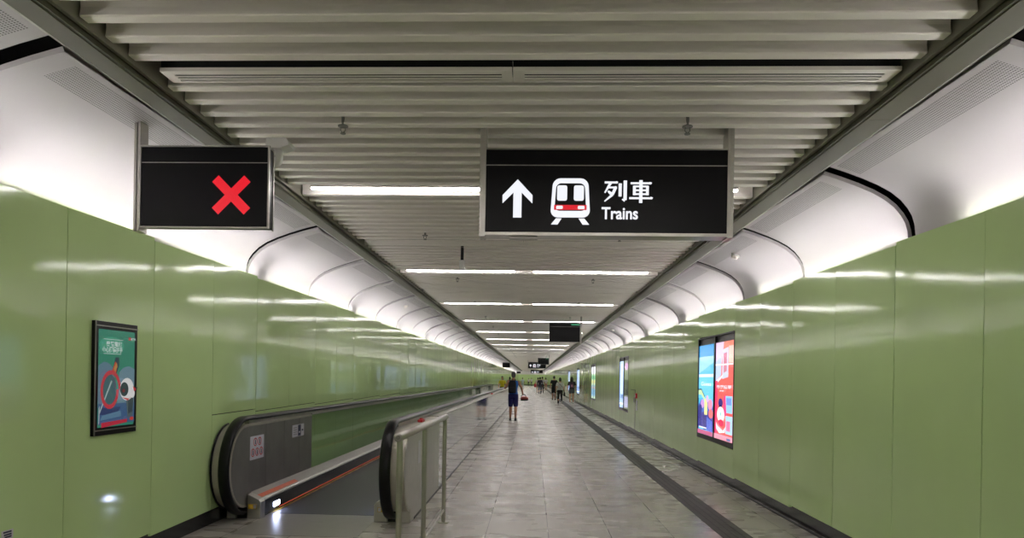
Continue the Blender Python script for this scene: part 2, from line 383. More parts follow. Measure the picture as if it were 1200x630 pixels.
cove('trim_3', profR, 1, RIBR, {0:.10,-1:.11,1:.045,2:.05})
cove('trim_4', profL, -1, RIBL, {-2:.11,-1:.05,0:.06})
# dark lining behind the shells
st(MB().box(3.12,3.14,Y0,Y1,2.2,4.0).box(2.3,3.14,Y0,Y1,3.32,3.34).build('trim_5',M['void']))
st(MB().box(-3.48,-3.46,Y0,Y1,2.2,4.0).box(-3.46,-2.5,Y0,Y1,3.32,3.34).build('trim_6',M['void']))
# light trough behind the top of the panels
def trough(name, s, Xp, Xc, ystart, gaplen):
    y=ystart
    while y>Y0: y-=2*PITCH
    first=None; i=0
    while y<Y1:
        a,b_=max(y+gaplen/2,Y0), min(y+2*PITCH-gaplen/2,Y1)
        if b_-a>.3:
            if first is None or abs((b_-a)-(2*PITCH-gaplen))>.01:
                t=empty('cove_light',((Xp+s*.022),a,ZT-.012)); t.rotation_euler=(0,-s*math.radians(34),0)
                MB().box(-.022,.022,0,b_-a,-.016,0).box(-.022,-.0185,0,b_-a,0,.010).box(.0185,.022,0,b_-a,0,.010).build('channel',M['white'],t)
                MB().box(-.018,.018,0,b_-a,.0005,.008).build('led_strip',M['cove_led'],t)
                if abs((b_-a)-(2*PITCH-gaplen))<.01: first=t
            else: t=dup(first,((Xp+s*.022),a,ZT-.012))
            tag(t,'white light strip glowing behind the top edge of the %s green wall'%name,'light','cove lights above the %s wall'%name)
        y+=2*PITCH
trough('right',1,XR+.035,2.995,onX(1092,240,2.97)[1],.75)
trough('left',-1,XL-.035,-3.315,onX(306,320,-3.3)[1]+.05,.30)
# ledge between panels and shells, under the lights
st(MB().box(XR+.034,2.995,Y0,Y1,ZT-.11,ZT-.075).build('trim_7',M['white'])); st(MB().box(-3.315,XL-.034,Y0,Y1,ZT-.11,ZT-.075).build('trim_8',M['white']))
# edge beams
ZBm=H+1.69
def beam(name, s, xi, xo):
    mb=MB()
    fa=[(xo+s*.002,ZBm),(xo+s*.045,ZBm+.02),(xo+s*.045,ZBm+.06),(xo+s*.002,ZBm+.06)]
    pr=[(xi,ZBm+.030),(xi,ZBm+.006),(xi+s*.018,ZBm+.006),(xi+s*.018,ZBm),(xo,ZBm),(xo,ZBm+.06),(xi+s*.03,ZBm+.06),(xi+s*.03,ZBm+.42),(xi+s*.012,ZBm+.42),(xi+s*.012,ZBm+.030)]
    y=Y0
    while y<Y1:
        mb.prism(pr,'y',y,min(y+4.58,Y1)-.003); mb.prism(fa,'y',y,min(y+4.58,Y1)-.003,1); y+=4.58
    st(fixn(mb.build(name,[M['olive'],M['beam']])))
beam('trim_9',1,2.09,2.27); beam('trim_10',-1,-2.30,-2.45)
# slatted ceiling
ZS=H+1.75; SP=.2167
yk0=onZ(600,25.5,ZS)[1]                # far lower edge of a slat
ydif=onZ(600,72,ZS)[1]; rowdif=[]; 
PER=24*SP
mb=MB()
idx=0; y=yk0
kdif=3; klight=round((onZ(600,225.2,ZS)[1]-yk0)/SP)
k=-int((yk0-Y0)/SP)
lights=[];difs=[]
while yk0+k*SP<Y1:
    ye=yk0+k*SP
    if (k-kdif)%24==0: difs.append(ye)
    elif (k-klight)%24==0: lights.append(ye)
    else:
        sh=.078
        pr=[(ye-sh,ZS+.006),(ye-sh+.006,ZS),(ye-.006,ZS),(ye,ZS+.006),(ye,ZS+.15),(ye-sh,ZS+.15),(ye-sh+.008,ZS+.05),(ye-sh+.004,ZS+.022)]
        mb.prism(pr,'x',-2.262,2.052)
    k+=1
mb.box(-2.31,2.11,Y0,Y1,ZS+.42,ZS+.44,1)
mb.box(-2.30,-2.275,Y0,Y1,ZS-.02,ZS+.42,2).box(2.065,2.09,Y0,Y1,ZS-.02,ZS+.42,2)
# hanger rails over the slat ends
mb.box(-2.16,-2.13,Y0,Y1,ZS+.16,ZS+.20,2).box(1.92,1.95,Y0,Y1,ZS+.16,ZS+.20,2)
o=st(fixn(mb.build('ceiling',[M['slat'],M['void'],M['beam']])))
# ceiling lights
tl=None
for ye in lights:
    for (xa,xb) in ((-2.12,-.31),(-.02,1.86)):
        if tl is None:
            tl=empty('ceiling_light',(0,0,0)); w=1.0
            MB().box(-.5,.5,-.032,.032,.02,.07).build('housing',M['satin'],tl)
            MB().box(-.498,.498,-.021,.021,.008,.0195).build('diffuser',M['ledwhite'],tl)
            t=tl
        else: t=dup(tl)
        t.location=((xa+xb)/2,ye-.03,ZS); t.scale=(xb-xa,1,1)
        tag(t,'slim white light bar set flush between the %s ceiling slats'%('left-hand' if xa<-1 else 'right-hand'),'light','light bars in the %s half of the slatted ceiling'%('left' if xa<-1 else 'right'))
# air diffusers
td=None
for ye in difs:
    for (xa,xb) in ((-2.20,-.145),(-.140,2.03)):
        L=xb-xa
        if td is None:
            td=empty('air_diffuser',(0,0,0)); m_=MB()
            for (a,b_) in ((0,.034),(.054,.070),(.090,.106),(.126,.150)): m_.box(-.5,.5,a-.12,b_-.12,0,.003)
            m_.box(-.5,-.47,-.12,.03,0,.006).box(.47,.5,-.12,.03,0,.006).box(-.5,.5,-.135,-.12,.0,.022)
            m_.build('grille',M['slat'],td)
            MB().box(-.5,.5,-.12,.03,.03,.08).build('plenum',M['void'],td); t=td
        else: t=dup(td)
        t.location=((xa+xb)/2,ye+.06,ZS+.004); t.scale=(L,1,1)
        tag(t,'white slotted air diffuser beside a dark gap, %s half of slatted ceiling'%('left' if xa<-1 else 'right'),'air vent','air diffusers in the %s half of the ceiling'%('left' if xa<-1 else 'right'))
# sprinklers
ts=None; y=onZ(394,146,ZS)[1]
while y<62:
    for x in (-1.35,1.03):
        if ts is None:
            ts=empty('sprinkler',(0,0,0))
            MB().tube([(0,0,.06),(0,0,-.012)],.012,10).build('pipe',M['darksteel'],ts,smooth=False)
            MB().tube([(0,0,-.008),(0,0,-.014)],.036,16).build('rosette',M['darksteel'],ts)
            m_=MB().tube([(.014,0,-.014),(.017,0,-.04),(0,0,-.058)],.004,6).tube([(-.014,0,-.014),(-.017,0,-.04),(0,0,-.058)],.004,6).tube([(0,0,-.058),(0,0,-.064)],.02,12)
            m_.build('deflector',M['darksteel'],ts); t=ts
        else: t=dup(ts)
        t.location=(x,y,ZS)
        tag(t,'small metal sprinkler head hanging in the %s line under the slats'%('left' if x<0 else 'right'),'sprinkler','sprinkler heads in the %s line'%('left' if x<0 else 'right'))
    y+=3.87
# ------------------------------------------------------------------ hanging signs
def strokes(mb, segs, place, mi):
    for (x0,y0,x1,y1,w0,w1) in segs:
        d=Vector((x1-x0,y1-y0)); L=d.length; n_=Vector((-d.y,d.x))/L
        mb.face([place(x0-n_.x*w0/2,y0-n_.y*w0/2),place(x1-n_.x*w1/2,y1-n_.y*w1/2),place(x1+n_.x*w1/2,y1+n_.y*w1/2),place(x0+n_.x*w0/2,y0+n_.y*w0/2)],mi)
LIE0=[(4,88,58,88,7,7),(50,92,58,87,3,8),(30,88,5,42,10,4),(21,66,50,66,6,6),(46,68,54,64,8,8),(50,66,37,34,11,9),(37,34,4,4,9,3),(18,50,32,38,5,12),(69,84,69,26,11,11),(90,97,90,10,12,12),(90,8,77,14,10,3)]
CHE0=[(7,85,93,85,7,7),(85,89,94,84,3,8),(23,74,23,32,10,10),(77,74,77,32,10,10),(20,71,80,71,6,6),(23,54,77,54,6,6),(23,37,77,37,6,6),(2,19,98,19,7,7),(90,24,99,18,3,8),(50,99,50,-2,12,12)]
BO=lambda L:[(a,b,c,d,w0+2.5,w1+2) for a,b,c,d,w0,w1 in L]
LIE,CHE=BO(LIE0),BO(CHE0)
def train_sign(label, xl, xr, y, zb, zt, postL, postR, ztop, name='hanging_sign', depth=.14, yaw=0.0):
    """black lit sign box between two steel hangers"""
    W=xr-xl; root=empty(name,((xl+xr)/2,y,zb),yaw); w=W/2
    pw=.042
    hgt=zt-zb
    bx=bev(MB().box(-w,w,0,depth,.0,hgt).build('sign_box',M['screenblack'],root),.003)
    MB().box(-w,w,-.006,depth+.006,-.022,-.001).box(-w,w,-.006,0,hgt,hgt+.006).build('frame',M['steel'],root)
    MB().box(-w,w,-.003,0,hgt*.805,hgt*.815).build('trim_line',M['satin'],root)
    MB().box(-w+.17,-w+.37,.03,.10,-.036,-.0225).build('bottom_latch',M['satin'],root)
    for s in (-1,1):
        h=MB(); x=s*(w+pw/2+.001)
        h.box(x-pw/2,x-.004,0,depth,-.03,ztop-zb).box(x+.004,x+pw/2,0,depth,-.03,ztop-zb).box(x-.004,x+.004,.006,depth-.006,-.028,ztop-zb)
        h.build('hanger',M['steel'],root)
    S=W/288.0   # metres per picture pixel on this sign
    def pl(d):
        return lambda u,v: (-w+u*S, -.002-d, hgt-v*S)
    m_=MB(); P=pl(.001)
    A=[(36,33),(54,52),(54,62),(41,49),(41,79),(31,79),(31,49),(18,62),(18,52)]
    A=[(u+2.5,v+3) for u,v in A]
    for tri in ([A[0],A[1],A[2],A[3]],[A[0],A[3],A[6]],[A[0],A[6],A[7],A[8]],[A[3],A[4],A[5],A[6]]): m_.face([P(*q) for q in tri])
    def rr(x0,y0,x1,y1,r,tp=0):
        pts=[]; x0+=2; x1+=2; y0+=1.5; y1+=1.5
        for cx,cy,a0 in ((x1-r,y0+r,-90),(x1-r,y1-r,0),(x0+r,y1-r,90),(x0+r,y0+r,180)):
            for i in range(6):
                a=math.radians(a0+i*18); px,py=cx+r*math.cos(a),cy+r*math.sin(a)
                if tp: 
                    t=(y1-py)/(y1-y0); px+= (1 if px<(x0+x1)/2 else -1)*tp*t
                pts.append((px,py))
        return pts
    m_.face([pl(.001)(*q) for q in rr(76,33,124,80,9,3)])
    m_.face([pl(.002)(*q) for q in rr(81,39,119,72,6,2)],1)
    m_.face([pl(.003)(*q) for q in rr(84,41.5,96,60,2.5,0)]); m_.face([pl(.003)(*q) for q in rr(104,41.5,116,60,2.5,0)])
    m_.face([pl(.003)(*q) for q in [(82.5,66.5),(121.5,66.5),(121.5,72.5),(82.5,72.5)]],2)
    m_.face([pl(.004)(*q) for q in rr(83,66,91,70,1.2)]); m_.face([pl(.004)(*q) for q in rr(109,66,117,70,1.2)])
    m_.face([pl(.001)(*q) for q in [(85,82.5),(92,82.5),(87,90),(79,90)]]); m_.face([pl(.001)(*q) for q in [(112,82.5),(119,82.5),(125,90),(117,90)]])
    strokes(m_,LIE,lambda a,b: P(141.5+a*.285,63-b*.27),0); strokes(m_,CHE,lambda a,b: P(171.5+a*.285,63-b*.27),0)
    text_mb(m_,'Trains',20,lambda a,b: P(139.5+a*.86,82.8-b),0,bold=.45)
    fixn(m_.build('lettering',[em((232,234,242),.5),M['screenblack'],em((205,24,40),.5)],bx))
    o_=tag(root,label,'sign'); return root
# main sign
ZH=ZS+.03
Ys=onZ(565,152,ZS)[1]
pA=onY(562.5,272,Ys); pB=onY(861,274,Ys); tL=onY(570,175,Ys); 
tL=onY(570,175,Ys); bL=onY(570,271.5,Ys); rB=onY(853,274,Ys)
train_sign('large black hanging sign with white arrow, red and white train symbol and the word Trains', tL[0], onY(852.5,220,Ys)[0], Ys, bL[2], tL[2], None,None, ZS+.05)
# red cross sign
Yx=onZ(150,108,ZBm)[1]
Yx=4.70
a_=onY(166,172,Yx); b_=onY(313,266,Yx)
def cross_sign(root, w, h, depth, ztop, cross, label, green=False, lit=True, post=-1, post_d=.1):
    bx=bev(MB().box(-w,w,0,depth,0,h).build('screen_box',M['screenblack'],root),.003)
    t=.010
    fr=MB().box(-w-t,-w,-.008,.012,-t,h+t).box(w,w+t,-.008,.012,-t,h+t).box(-w,w,-.008,.012,-t,0).box(-w,w,-.008,.012,h,h+t).box(w,w+.006,depth-.012,depth,-t,h+t).box(-w,w,-.004,0,h*.80,h*.808)
    fr.build('frame',M['satin'],root)
    x=post*(w+t+.020)
    p_=MB().box(x-.02,x-.004,0,.02,-.03,ztop).box(x+.004,x+.02,0,.02,-.03,ztop).box(x-.02,x+.02,.02,post_d,-.03,ztop)
    p_.build('hanger',M['satin'],root)
    if cross:
        c=Vector((w*.43,h*.40)); L=.225*h/.53*1.02; d=.5*.062*h/.53*1.0
        m_=MB()
        for k_,a in enumerate((45,-45)):
            u=Vector((math.cos(math.radians(a)),math.sin(math.radians(a))*1.0))*L/1.5; n_=Vector((-u.y,u.x)).normalized()*d
            m_.face([(p.x,-.0025-.0004*k_,p.y) for p in (c-u-n_,c+u-n_,c+u+n_,c-u+n_)])
        m_.build('cross_symbol',em((216,24,40),.5),bx)
    if green:
        m_=MB().face([(w*.42,-.003,h*.88),(w*.98,-.003,h*.88),(w*.98,-.003,h*.95),(w*.42,-.003,h*.95)]); m_.build('green_marking',em((30,130,84),.5),bx)
root=empty('display_sign',((a_[0]+b_[0])/2,Yx,b_[2]))
cross_sign(root,(b_[0]-a_[0])/2,a_[2]-b_[2],.10,ZBm+.06-b_[2]-.0,True,'')
tag(root,'black hanging display with a red cross beside the left edge beam','sign')
def far_sign(x0,x1,yt,yb_,zb,label,green,post):
    r=ray((x0+x1)/2,yb_); t=(zb-H)/r[2]; Y=r[1]*t
    A=onY(x0,yt,Y); B=onY(x1,yb_,Y)
    root=empty('display_sign',((A[0]+B[0])/2,Y,zb))
    cross_sign(root,(B[0]-A[0])/2,A[2]-zb,.12,ZS+.05-zb,False,'',green,post=post); tag(root,label,'sign'); return root
far_sign(644,679.5,378,400.5,2.56,'black hanging display with small green marking, nearer of the two showing green, past Trains sign',True,1)
far_sign(589,597.5,424.5,430.3,2.56,'small black display hanging over the moving walkway, larger of the two there',False,1)
far_sign(630.5,643,419.3,426.8,2.56,'small distant black display with green marking, hanging above another Trains sign',True,1)
far_sign(605.4,610,435,437.3,2.50,'tiny farthest black display hanging over the moving walkway side',False,1)
def far_train(x0,x1,yb_,label):
    r=ray((x0+x1)/2,yb_); t=(2.53-H)/r[2]; Y=r[1]*t; A=onY(x0,yb_,Y); B=onY(x1,yb_,Y)
    train_sign(label,A[0],B[0],Y,2.53,2.53+.59,None,None,ZS+.05)
far_train(619,639.5,431.3,'small distant black Trains sign with white arrow far down the tunnel, second one')
far_train(622,636,437.0,'farthest tiny black hanging direction sign near the tunnel end')
# security camera on the slats behind the cross sign
Yc=onZ(326,167,ZS-.02)[1]; Xc_=onY(326,170,Yc)[0]
t=empty('security_camera',(Xc_,Yc,ZS))
bev(MB().prism([(-.075,0),(.07,0),(.10,-.03),(.10,-.055),(.04,-.075),(-.075,-.075)],'y',-.06,.08).build('mount',M['white'],t),.006)
MB().loft([(-.02,0,-.20,.012,.012),(-.02,0,-.19,.035,.035),(-.02,0,-.165,.052,.052),(-.02,0,-.13,.056,.056),(-.02,0,-.0751,.05,.05)]).build('dome',M['white'],t,smooth=True)
MB().ell((-.02,-.05,-.135),(.018,.012,.018)).build('lens',M['blackplastic'],t,smooth=True)
tag(t,'white dome security camera on the ceiling slats behind the red cross sign','camera')
# wireless box on black bracket
Yw=onZ(541.5,290.5,ZS)[1]; Pw=onY(541.5,305,Yw)
t=empty('wireless_sensor',(Pw[0],Yw,ZS))
dz=ZS-onY(541.5,305,Yw)[2]; dz2=ZS-onY(541.5,316,Yw)[2]
MB().box(-.019,.019,-.01,.03,-dz,.03).build('bracket',M['blackplastic'],t)
bev(MB().box(-.038,.038,-.03,.03,-dz2,-dz+.002).build('housing',M['white'],t),.006)
MB().box(-.02,.02,-.032,-.0302,-dz2+.05,-dz-.02).build('cover',M['white'],t)
tag(t,'pale box hanging on a black bracket from the slats, left of centre','sensor')
# smoke detectors on the coves
def detector(px,py,s,label):
    best=None; pf=profR if s>0 else profL
    for i in range(len(pf)-1):
        for q in range(10):
            X=pf[i][0]+(pf[i+1][0]-pf[i][0])*q/10; Z=pf[i][1]+(pf[i+1][1]-pf[i][1])*q/10
            p=onX(px,py,X); e=abs(p[2]-H-Z)
            if best is None or e<best[0]: best=(e,X,p[1],Z,i)
    e,X,Y,Z,i=best
    dx,dz_=pf[i+1][0]-pf[i][0],pf[i+1][1]-pf[i][1]; L=math.hypot(dx,dz_); nn=Vector((dz_/L,0,-dx/L))
    if nn.x*s>0: nn=-nn
    t=empty('smoke_detector',(X,Y,H+Z)); t.rotation_euler=Vector((0,0,1)).rotation_difference(nn).to_euler()
    MB().loft([(0,0,-.03,.055,.055),(0,0,.015,.055,.055),(0,0,.02,.05,.05)]).build('base',M['white'],t)
    MB().loft([(0,0,.02,.043,.043),(0,0,.04,.043,.043),(0,0,.052,.033,.033),(0,0,.056,.012,.012)]).build('sensor_cap',M['slat'],t,smooth=False)
    tag(t,label,'smoke detector')
detector(862,299,1,'round white smoke detector on the right coving beside large Trains sign')
detector(475,357.5,-1,'round white smoke detector on the left coving beyond red cross sign')
detector(719,386,1,'small distant white smoke detector on the right coving')
# ------------------------------------------------------------------ wall displays
def prints(mb, items, place, mats):
    """items: (color, strength, polygon in 0..1 picture coordinates, origin top left)"""
    for k_,(c,s_,poly) in enumerate(items):
        m_=em(c,s_)
        if m_ not in mats: mats.append(m_)
        mb.face([place(u,v,.0006*(k_+1)) for u,v in poly],mats.index(m_))
def R_(x0,y0,x1,y1): return [(x0,y0),(x1,y0),(x1,y1),(x0,y1)]
def EL(cx,cy,rx,ry,n=20,a0=0,a1=360): return [(cx+rx*math.cos(math.radians(a0+(a1-a0)*i/(n if a1-a0==360 else n-1))),cy+ry*math.sin(math.radians(a0+(a1-a0)*i/(n if a1-a0==360 else n-1)))) for i in range(n)]
def ring(cx,cy,rx,ry,w,asp,n=28):
    out=[]
    for i in range(n):
        a,b2=2*math.pi*i/n,2*math.pi*(i+1)/n
        out.append([(cx+rx*math.cos(a),cy+ry*math.sin(a)),(cx+rx*math.cos(b2),cy+ry*math.sin(b2)),(cx+(rx-w)*math.cos(b2),cy+(ry-w*asp)*math.sin(b2)),(cx+(rx-w)*math.cos(a),cy+(ry-w*asp)*math.sin(a))])
    return out
# left wall display
tl_=onX(110,375,XL+.02); tr_=onX(160,381,XL+.02); br_=onX(158.5,504,XL+.02); bl_=onX(108.5,512,XL+.02)
ya,yb=(tl_[1]+bl_[1])/2,(tr_[1]+br_[1])/2; zt=(tl_[2]+tr_[2])/2; zb=(bl_[2]+br_[2])/2
t=empty('poster_display',(XL,(ya+yb)/2,zb)); W=yb-ya; Hh=zt-zb
fr=bev(MB().box(.001,.028,-W/2,W/2,0,Hh).build('frame',M['screenblack'],t),.003)
MB().box(.028,.032,-W/2,W/2,Hh*.955,Hh*.965).box(.028,.032,-W/2,W/2,Hh*.04,Hh*.05).box(.028,.032,-W/2,-W/2+.012,.0,Hh).build('metal_edge',M['darksteel'],fr)
q=.34
ux=lambda u,v,d: (.0285+d, -W/2+W*(.075+.85*u), Hh*(.93-.86*v))
E=.36
it=[((46,118,98),E,R_(0,0,1,1)),((62,140,116),E,EL(.35,.16,.34,.09)),
    ((86,112,128),E,[(0,.37)]+EL(.14,.45,.28,.12,12,-90,0)+[(.45,.8),(0,.8)]),
    ((96,122,136),E,[(1,.40)]+EL(.85,.47,.3,.10,12,-90,-180)+[(.5,.85),(1,.85)]),
    ((44,58,72),E,[(.45,.28),(.55,.28),(.56,.36),(.48,.45),(.36,.45)]),((172,70,48),E,[(.36,.42),(.44,.32),(.5,.36),(.46,.46)]),((170,120,70),E,[(.40,.40),(.48,.33),(.5,.38),(.44,.44)]),
    ((60,86,120),E,R_(0,.76,1,.97)),((48,60,96),E,[(0,.8),(.6,.8),(.5,.88),(0,.87)]),((84,116,140),E,[(.1,.88),(.6,.84),(.62,.9),(.05,.93)]),((74,88,92),E,[(.72,.62),(.98,.58),(.95,.9),(.8,.92)]),((50,60,66),E,[(.8,.62),(.98,.6),(.93,.86),(.82,.88)]),
    ((60,90,96),E,EL(.27,.62,.2,.17)),((150,165,165),E,[(.32,.52),(.35,.53),(.03,.86),(0,.86)]),((150,165,165),E,[(.0,.80),(.03,.78),(.02,.95),(0,.97)])]
for r_ in ring(.27,.615,.26,.2,.065,.68): it.append(((176,52,66),E,r_))
it+=[((204,204,204),E,EL(.70,.615,.2,.12)),((204,204,204),E,EL(.86,.66,.07,.05)),((46,60,66),E,EL(.62,.615,.12,.075)),((110,40,50),E,EL(.60,.63,.04,.02)),((190,50,56),E,[(.55,.70),(.75,.715),(.82,.69),(.72,.735)]),((176,44,52),E,[(.86,.58),(.97,.62),(.9,.64)]),((40,44,48),E,[(.93,.60),(1,.59),(.97,.63)]),((170,40,60),E,[(0,.95),(.7,.93),(.7,.965),(0,1)]),((180,60,50),E,EL(.83,.93,.06,.02)),
     ((190,200,195),E,R_(0.03,.098,.55,.103)),((190,200,195),E,R_(0.03,.245,.5,.25)),((170,50,60),E,R_(.70,.06,.77,.095))]
mb=MB(); mats=[]; prints(mb,it,ux,mats)
# headline: two rows of small characters
wm=em((196,204,200),E); mats.append(wm); wi=len(mats)-1
text_mb(mb,'乘搭電梯',.115,lambda a,b: ux(.13+a*.95,.165-b*.47,.034*.6),wi,bold=.002)
text_mb(mb,'小心握穩扶手',.115,lambda a,b: ux(.03+a*.80,.228-b*.55,.034*.6),wi,bold=.002)
text_mb(mb,'MTR',.085,lambda a,b: ux(.78+a*1.1,.09-b*.4,.034*.6),wi,bold=.001)
fixn(mb.build('poster',mats,fr))
tag(t,'framed dark teal poster display with red ring on the left green wall','display')
def double_display(yc, label, art, far=False):
    t=empty('advertising_display',(XR,yc,zb1)); W=PITCH-.02; Hh=zt1-zb1
    fr=MB().box(.03,.05,-W/2,W/2,0,Hh)              # recess back
    fr.box(-.004,.03,-W/2,-W/2+.03,0,Hh).box(-.004,.03,W/2-.03,W/2,0,Hh).box(-.004,.03,-.035,.035,.05,Hh-.02).box(-.004,.03,-W/2,W/2,0,.075).box(-.004,.03,-W/2,W/2,Hh-.02,Hh)
    fr=fr.build('housing',M['screenblack'],t)
    MB().box(-.006,-.0042,-.006,.006,.07,Hh-.02).build('mullion',M['darksteel'],fr)
    for i,(ya_,yb_) in enumerate(((.05,W/2-.035),(-W/2+.035,-.05))):   # first = farther (left in the picture)
        w=yb_-ya_
        pl=lambda u,v,d: (.012-d, yb_-w*u, .08+(Hh-.08-.13)*(1-v))
        mb=MB(); mats=[]; prints(mb,art[i],pl,mats)
        for (s_,sz,u,v,c,e_,sx,sy) in (art[2] if i==0 else art[3]):
            m_=em(c,e_); 
            if m_ not in mats: mats.append(m_)
            text_mb(mb,s_,sz,lambda a,b: pl(u+a*sx,v-b*sy,.03*.6),mats.index(m_),bold=.003)
        fixn(mb.build('screen',mats,fr))
    tag(t,label,'display'); return t
B=.6
blue=[((86,184,226),B,R_(0,0,1,1)),((60,150,214),B,R_(0,0,1,.13)),((150,206,236),B,[(0,.13),(1,.13),(1,.2),(0,.32)]),((214,226,240),B,R_(0,.325,1,.36)),((110,200,236),B,R_(0,.36,1,.6)),
 ((196,226,170),B,[(0,.50),(.2,.50),(.42,.58),(.40,.62),(.2,.56),(0,.56)]),((44,60,90),B,[(0,.495),(.2,.49),(.44,.575),(.42,.585),(.2,.505),(0,.51)]),
 ((80,110,190),B,[(0,.68),(.2,.62),(.5,.66),(.8,.6),(1,.7),(1,.9),(0,.9)]),((70,64,140),B,[(0,.72),(.3,.76),(.6,.72),(1,.82),(1,.95),(0,.93)]),((230,226,150),B,R_(.42,.6,.62,.78)),((236,150,180),B,EL(.8,.66,.14,.06)),((238,120,120),B,EL(.85,.76,.14,.05)),((200,150,210),B,EL(.3,.66,.12,.05)),((54,60,130),B,EL(.15,.72,.13,.05)),((214,180,220),B,EL(.62,.6,.08,.04)),
 ((52,50,120),B,[(.05,.78),(.2,.76),(.24,.93),(.1,.93)]),((60,56,128),B,[(.35,.8),(.55,.78),(.56,.95),(.4,.95)]),((90,110,200),B,[(.6,.8),(.95,.84),(.95,.96),(.62,.95)]),((226,226,240),B,R_(.1,.92,.6,.935)),((190,90,130),B,R_(0,.955,1,1))]
redp=[((238,96,92),B,R_(0,0,1,1)),((242,120,96),B,R_(.3,0,1,.2)),((226,190,226),B,[(0,0),(.45,0),(.32,.24),(0,.3)]),((180,196,232),B,[(.0,.2),(.32,.14),(.32,.34),(0,.40)]),((196,200,226),B,[(.38,.08),(.7,.06),(.7,.36),(.38,.38)]),((200,110,140),B,[(.44,.12),(.62,.11),(.62,.3),(.46,.32)]),((246,190,176),B,R_(.72,.05,1,.22)),((240,224,232),B,R_(0,.225,1,.24)),((216,226,240),B,[(.02,.40),(.45,.33),(.4,.36),(.02,.44)]),((228,60,104),B,R_(.0,.40,.14,.95)),
 ((150,200,236),B,R_(.6,.55,.95,.72)),((120,150,220),B,R_(.64,.57,.9,.64)),((170,210,236),B,R_(.62,.75,.97,.93)),((226,120,160),B,R_(.66,.8,.86,.9)),((232,70,130),B,[(.5,.56),(.6,.54),(.66,.74),(.5,.76)]),
 ((64,50,120),B,EL(.33,.625,.13,.045)),((40,36,90),B,EL(.33,.67,.09,.025)),((236,246,240),B,EL(.35,.745,.2,.08)),((120,200,190),B,EL(.35,.74,.03,.02)),((220,50,90),B,EL(.38,.83,.15,.035)),((238,238,246),B,[(.1,.83),(.2,.87),(.5,.91),(.62,.86),(.6,.92),(.3,.94),(.12,.9)]),((240,150,170),B,R_(0,.95,1,1)),((80,110,160),B,R_(.7,.97,.9,.995))]
double_display(kk[0],'tall pair of lit advertising screens, one blue and one red, on right wall',(blue,redp,[('Guess',.30,.22,.455,(235,240,250),B,.9,.20)],[('香港盛夏',.20,.12,.475,(250,225,235),B,1.02,.19),('優惠',.12,.3,.51,(250,225,235),B,1.0,.15)]))
lb=[((150,180,240),.7,R_(0,0,1,1)),((190,208,246),.7,R_(.2,.05,.8,.7)),((80,110,150),1,R_(.3,.72,.9,.8)),((235,240,250),1.1,R_(.1,.9,.9,.93))]
dk=[((120,130,110),.5,R_(0,0,1,1)),((170,120,170),.7,EL(.5,.12,.35,.08)),((60,66,60),.5,R_(0,.4,1,.72)),((150,150,180),.7,R_(.1,.75,.9,.97))]
double_display(kk[1],'narrow looking lit pale blue and dark screen pair beside the fire call point',(lb,dk,[],[]))
mc=[((176,200,170),.7,R_(0,0,1,1)),((220,226,232),.7,R_(0,0,1,.22)),((90,160,120),.7,EL(.5,.34,.42,.08)),((206,190,110),.7,EL(.4,.47,.3,.06)),((100,150,180),.7,[(0,.62),(1,.55),(1,.9),(0,.95)]),((200,150,120),.7,EL(.6,.66,.25,.04))]
double_display(kk[2],'distant lit screen pair in green, yellow and blue on the right wall',(mc,mc,[],[]))
double_display(kk[3],'distant lit blue screens just right of the long haired woman',(lb,lb,[],[]))
double_display(kk[4],'farthest lit blue screens partly behind the long haired woman',(lb,lb,[],[]))
# service door seam + call point on the right wall
yd=onX(744.5,470,XR)[1]; zd=onX(744.5,456.5,XR)[2]
d=MB().box(-.008,.002,-.016,.016,0,zd-.15).box(-.008,.002,0,.9,zd-.162,zd-.15).build('door_1',M['void']); d.location=(XR,yd,.15); st(d)
MB().box(-.03,-.003,.10,.13,.75,.9).build('door_handle',M['steel'],d)
pc=onX(746.5,463.5,XR)
t=empty('fire_call_point',(XR,pc[1],pc[2]))
bev(MB().box(-.05,-.001,-.07,.07,-.07,.07).build('housing',M['red'],t),.008)
MB().box(-.053,-.0502,-.04,.04,-.035,.035).build('break_glass',M['sticker'],t)
tag(t,'small red fire call point on the right wall next to service door','fire call point')
pc=onX(746.5,474,XR)
o=bev(MB().box(-.02,-.001,-.06,.06,-.16,.12).build('notice_plate',M['sticker'])); o.location=(XR,pc[1],pc[2]); tag(o,'pale narrow notice plate under the red fire call point','notice')
# small barcode-like sticker at the lower left
pa=onX(8,626,XL); o=MB().box(.0,.0015,-.05,.05,-.028,.028,0)
for i,yy in enumerate((.016,.0,-.014)): o.box(.0015,.0022,-.035+.006*i,.035,yy-.005,yy+.005,1)
o=o.build('wall_sticker',[M['sticker'],M['navy']]); o.location=(XL+.002,pa[1],pa[2]); tag(o,'small grey sticker with dark lines low on nearest left panel','sticker')
# ------------------------------------------------------------------ moving walkway
YW0, YW1 = 7.50, 54.0
CX=-2.23
walk=empty('moving_walkway',(CX,YW0,0))
tag(walk,'moving walkway with black handrails, steel ends and glass sides along left wall','moving walkway')
LW=YW1-YW0
MB().box(-.575,.575,.32,LW-.3,.001,.006).build('pallet_belt',M['belt'],walk)
plm=mat('plate',(150,146,140),rough=.35,metal=.2,var=.04)
MB().box(-.60,.60,-.75,.32,.0005,.0035).build('comb_plate',plm,walk); MB().box(-.60,.60,LW-.3,LW+.7,.0005,.0035).build('comb_plate',plm,walk)
pz=onZ(371,611.5,0); MB().box(pz[0]-CX-.07,pz[0]-CX+.07,pz[1]-YW0-.008,pz[1]-YW0+.008,.0036,.0045).build('slot_cover',M['darksteel'],walk)
MB().box(-.600,-.585,.34,LW-.3,.006,.010).box(.585,.600,.34,LW-.3,.006,.010).build('yellow_edge_line',M['yellow'],walk)
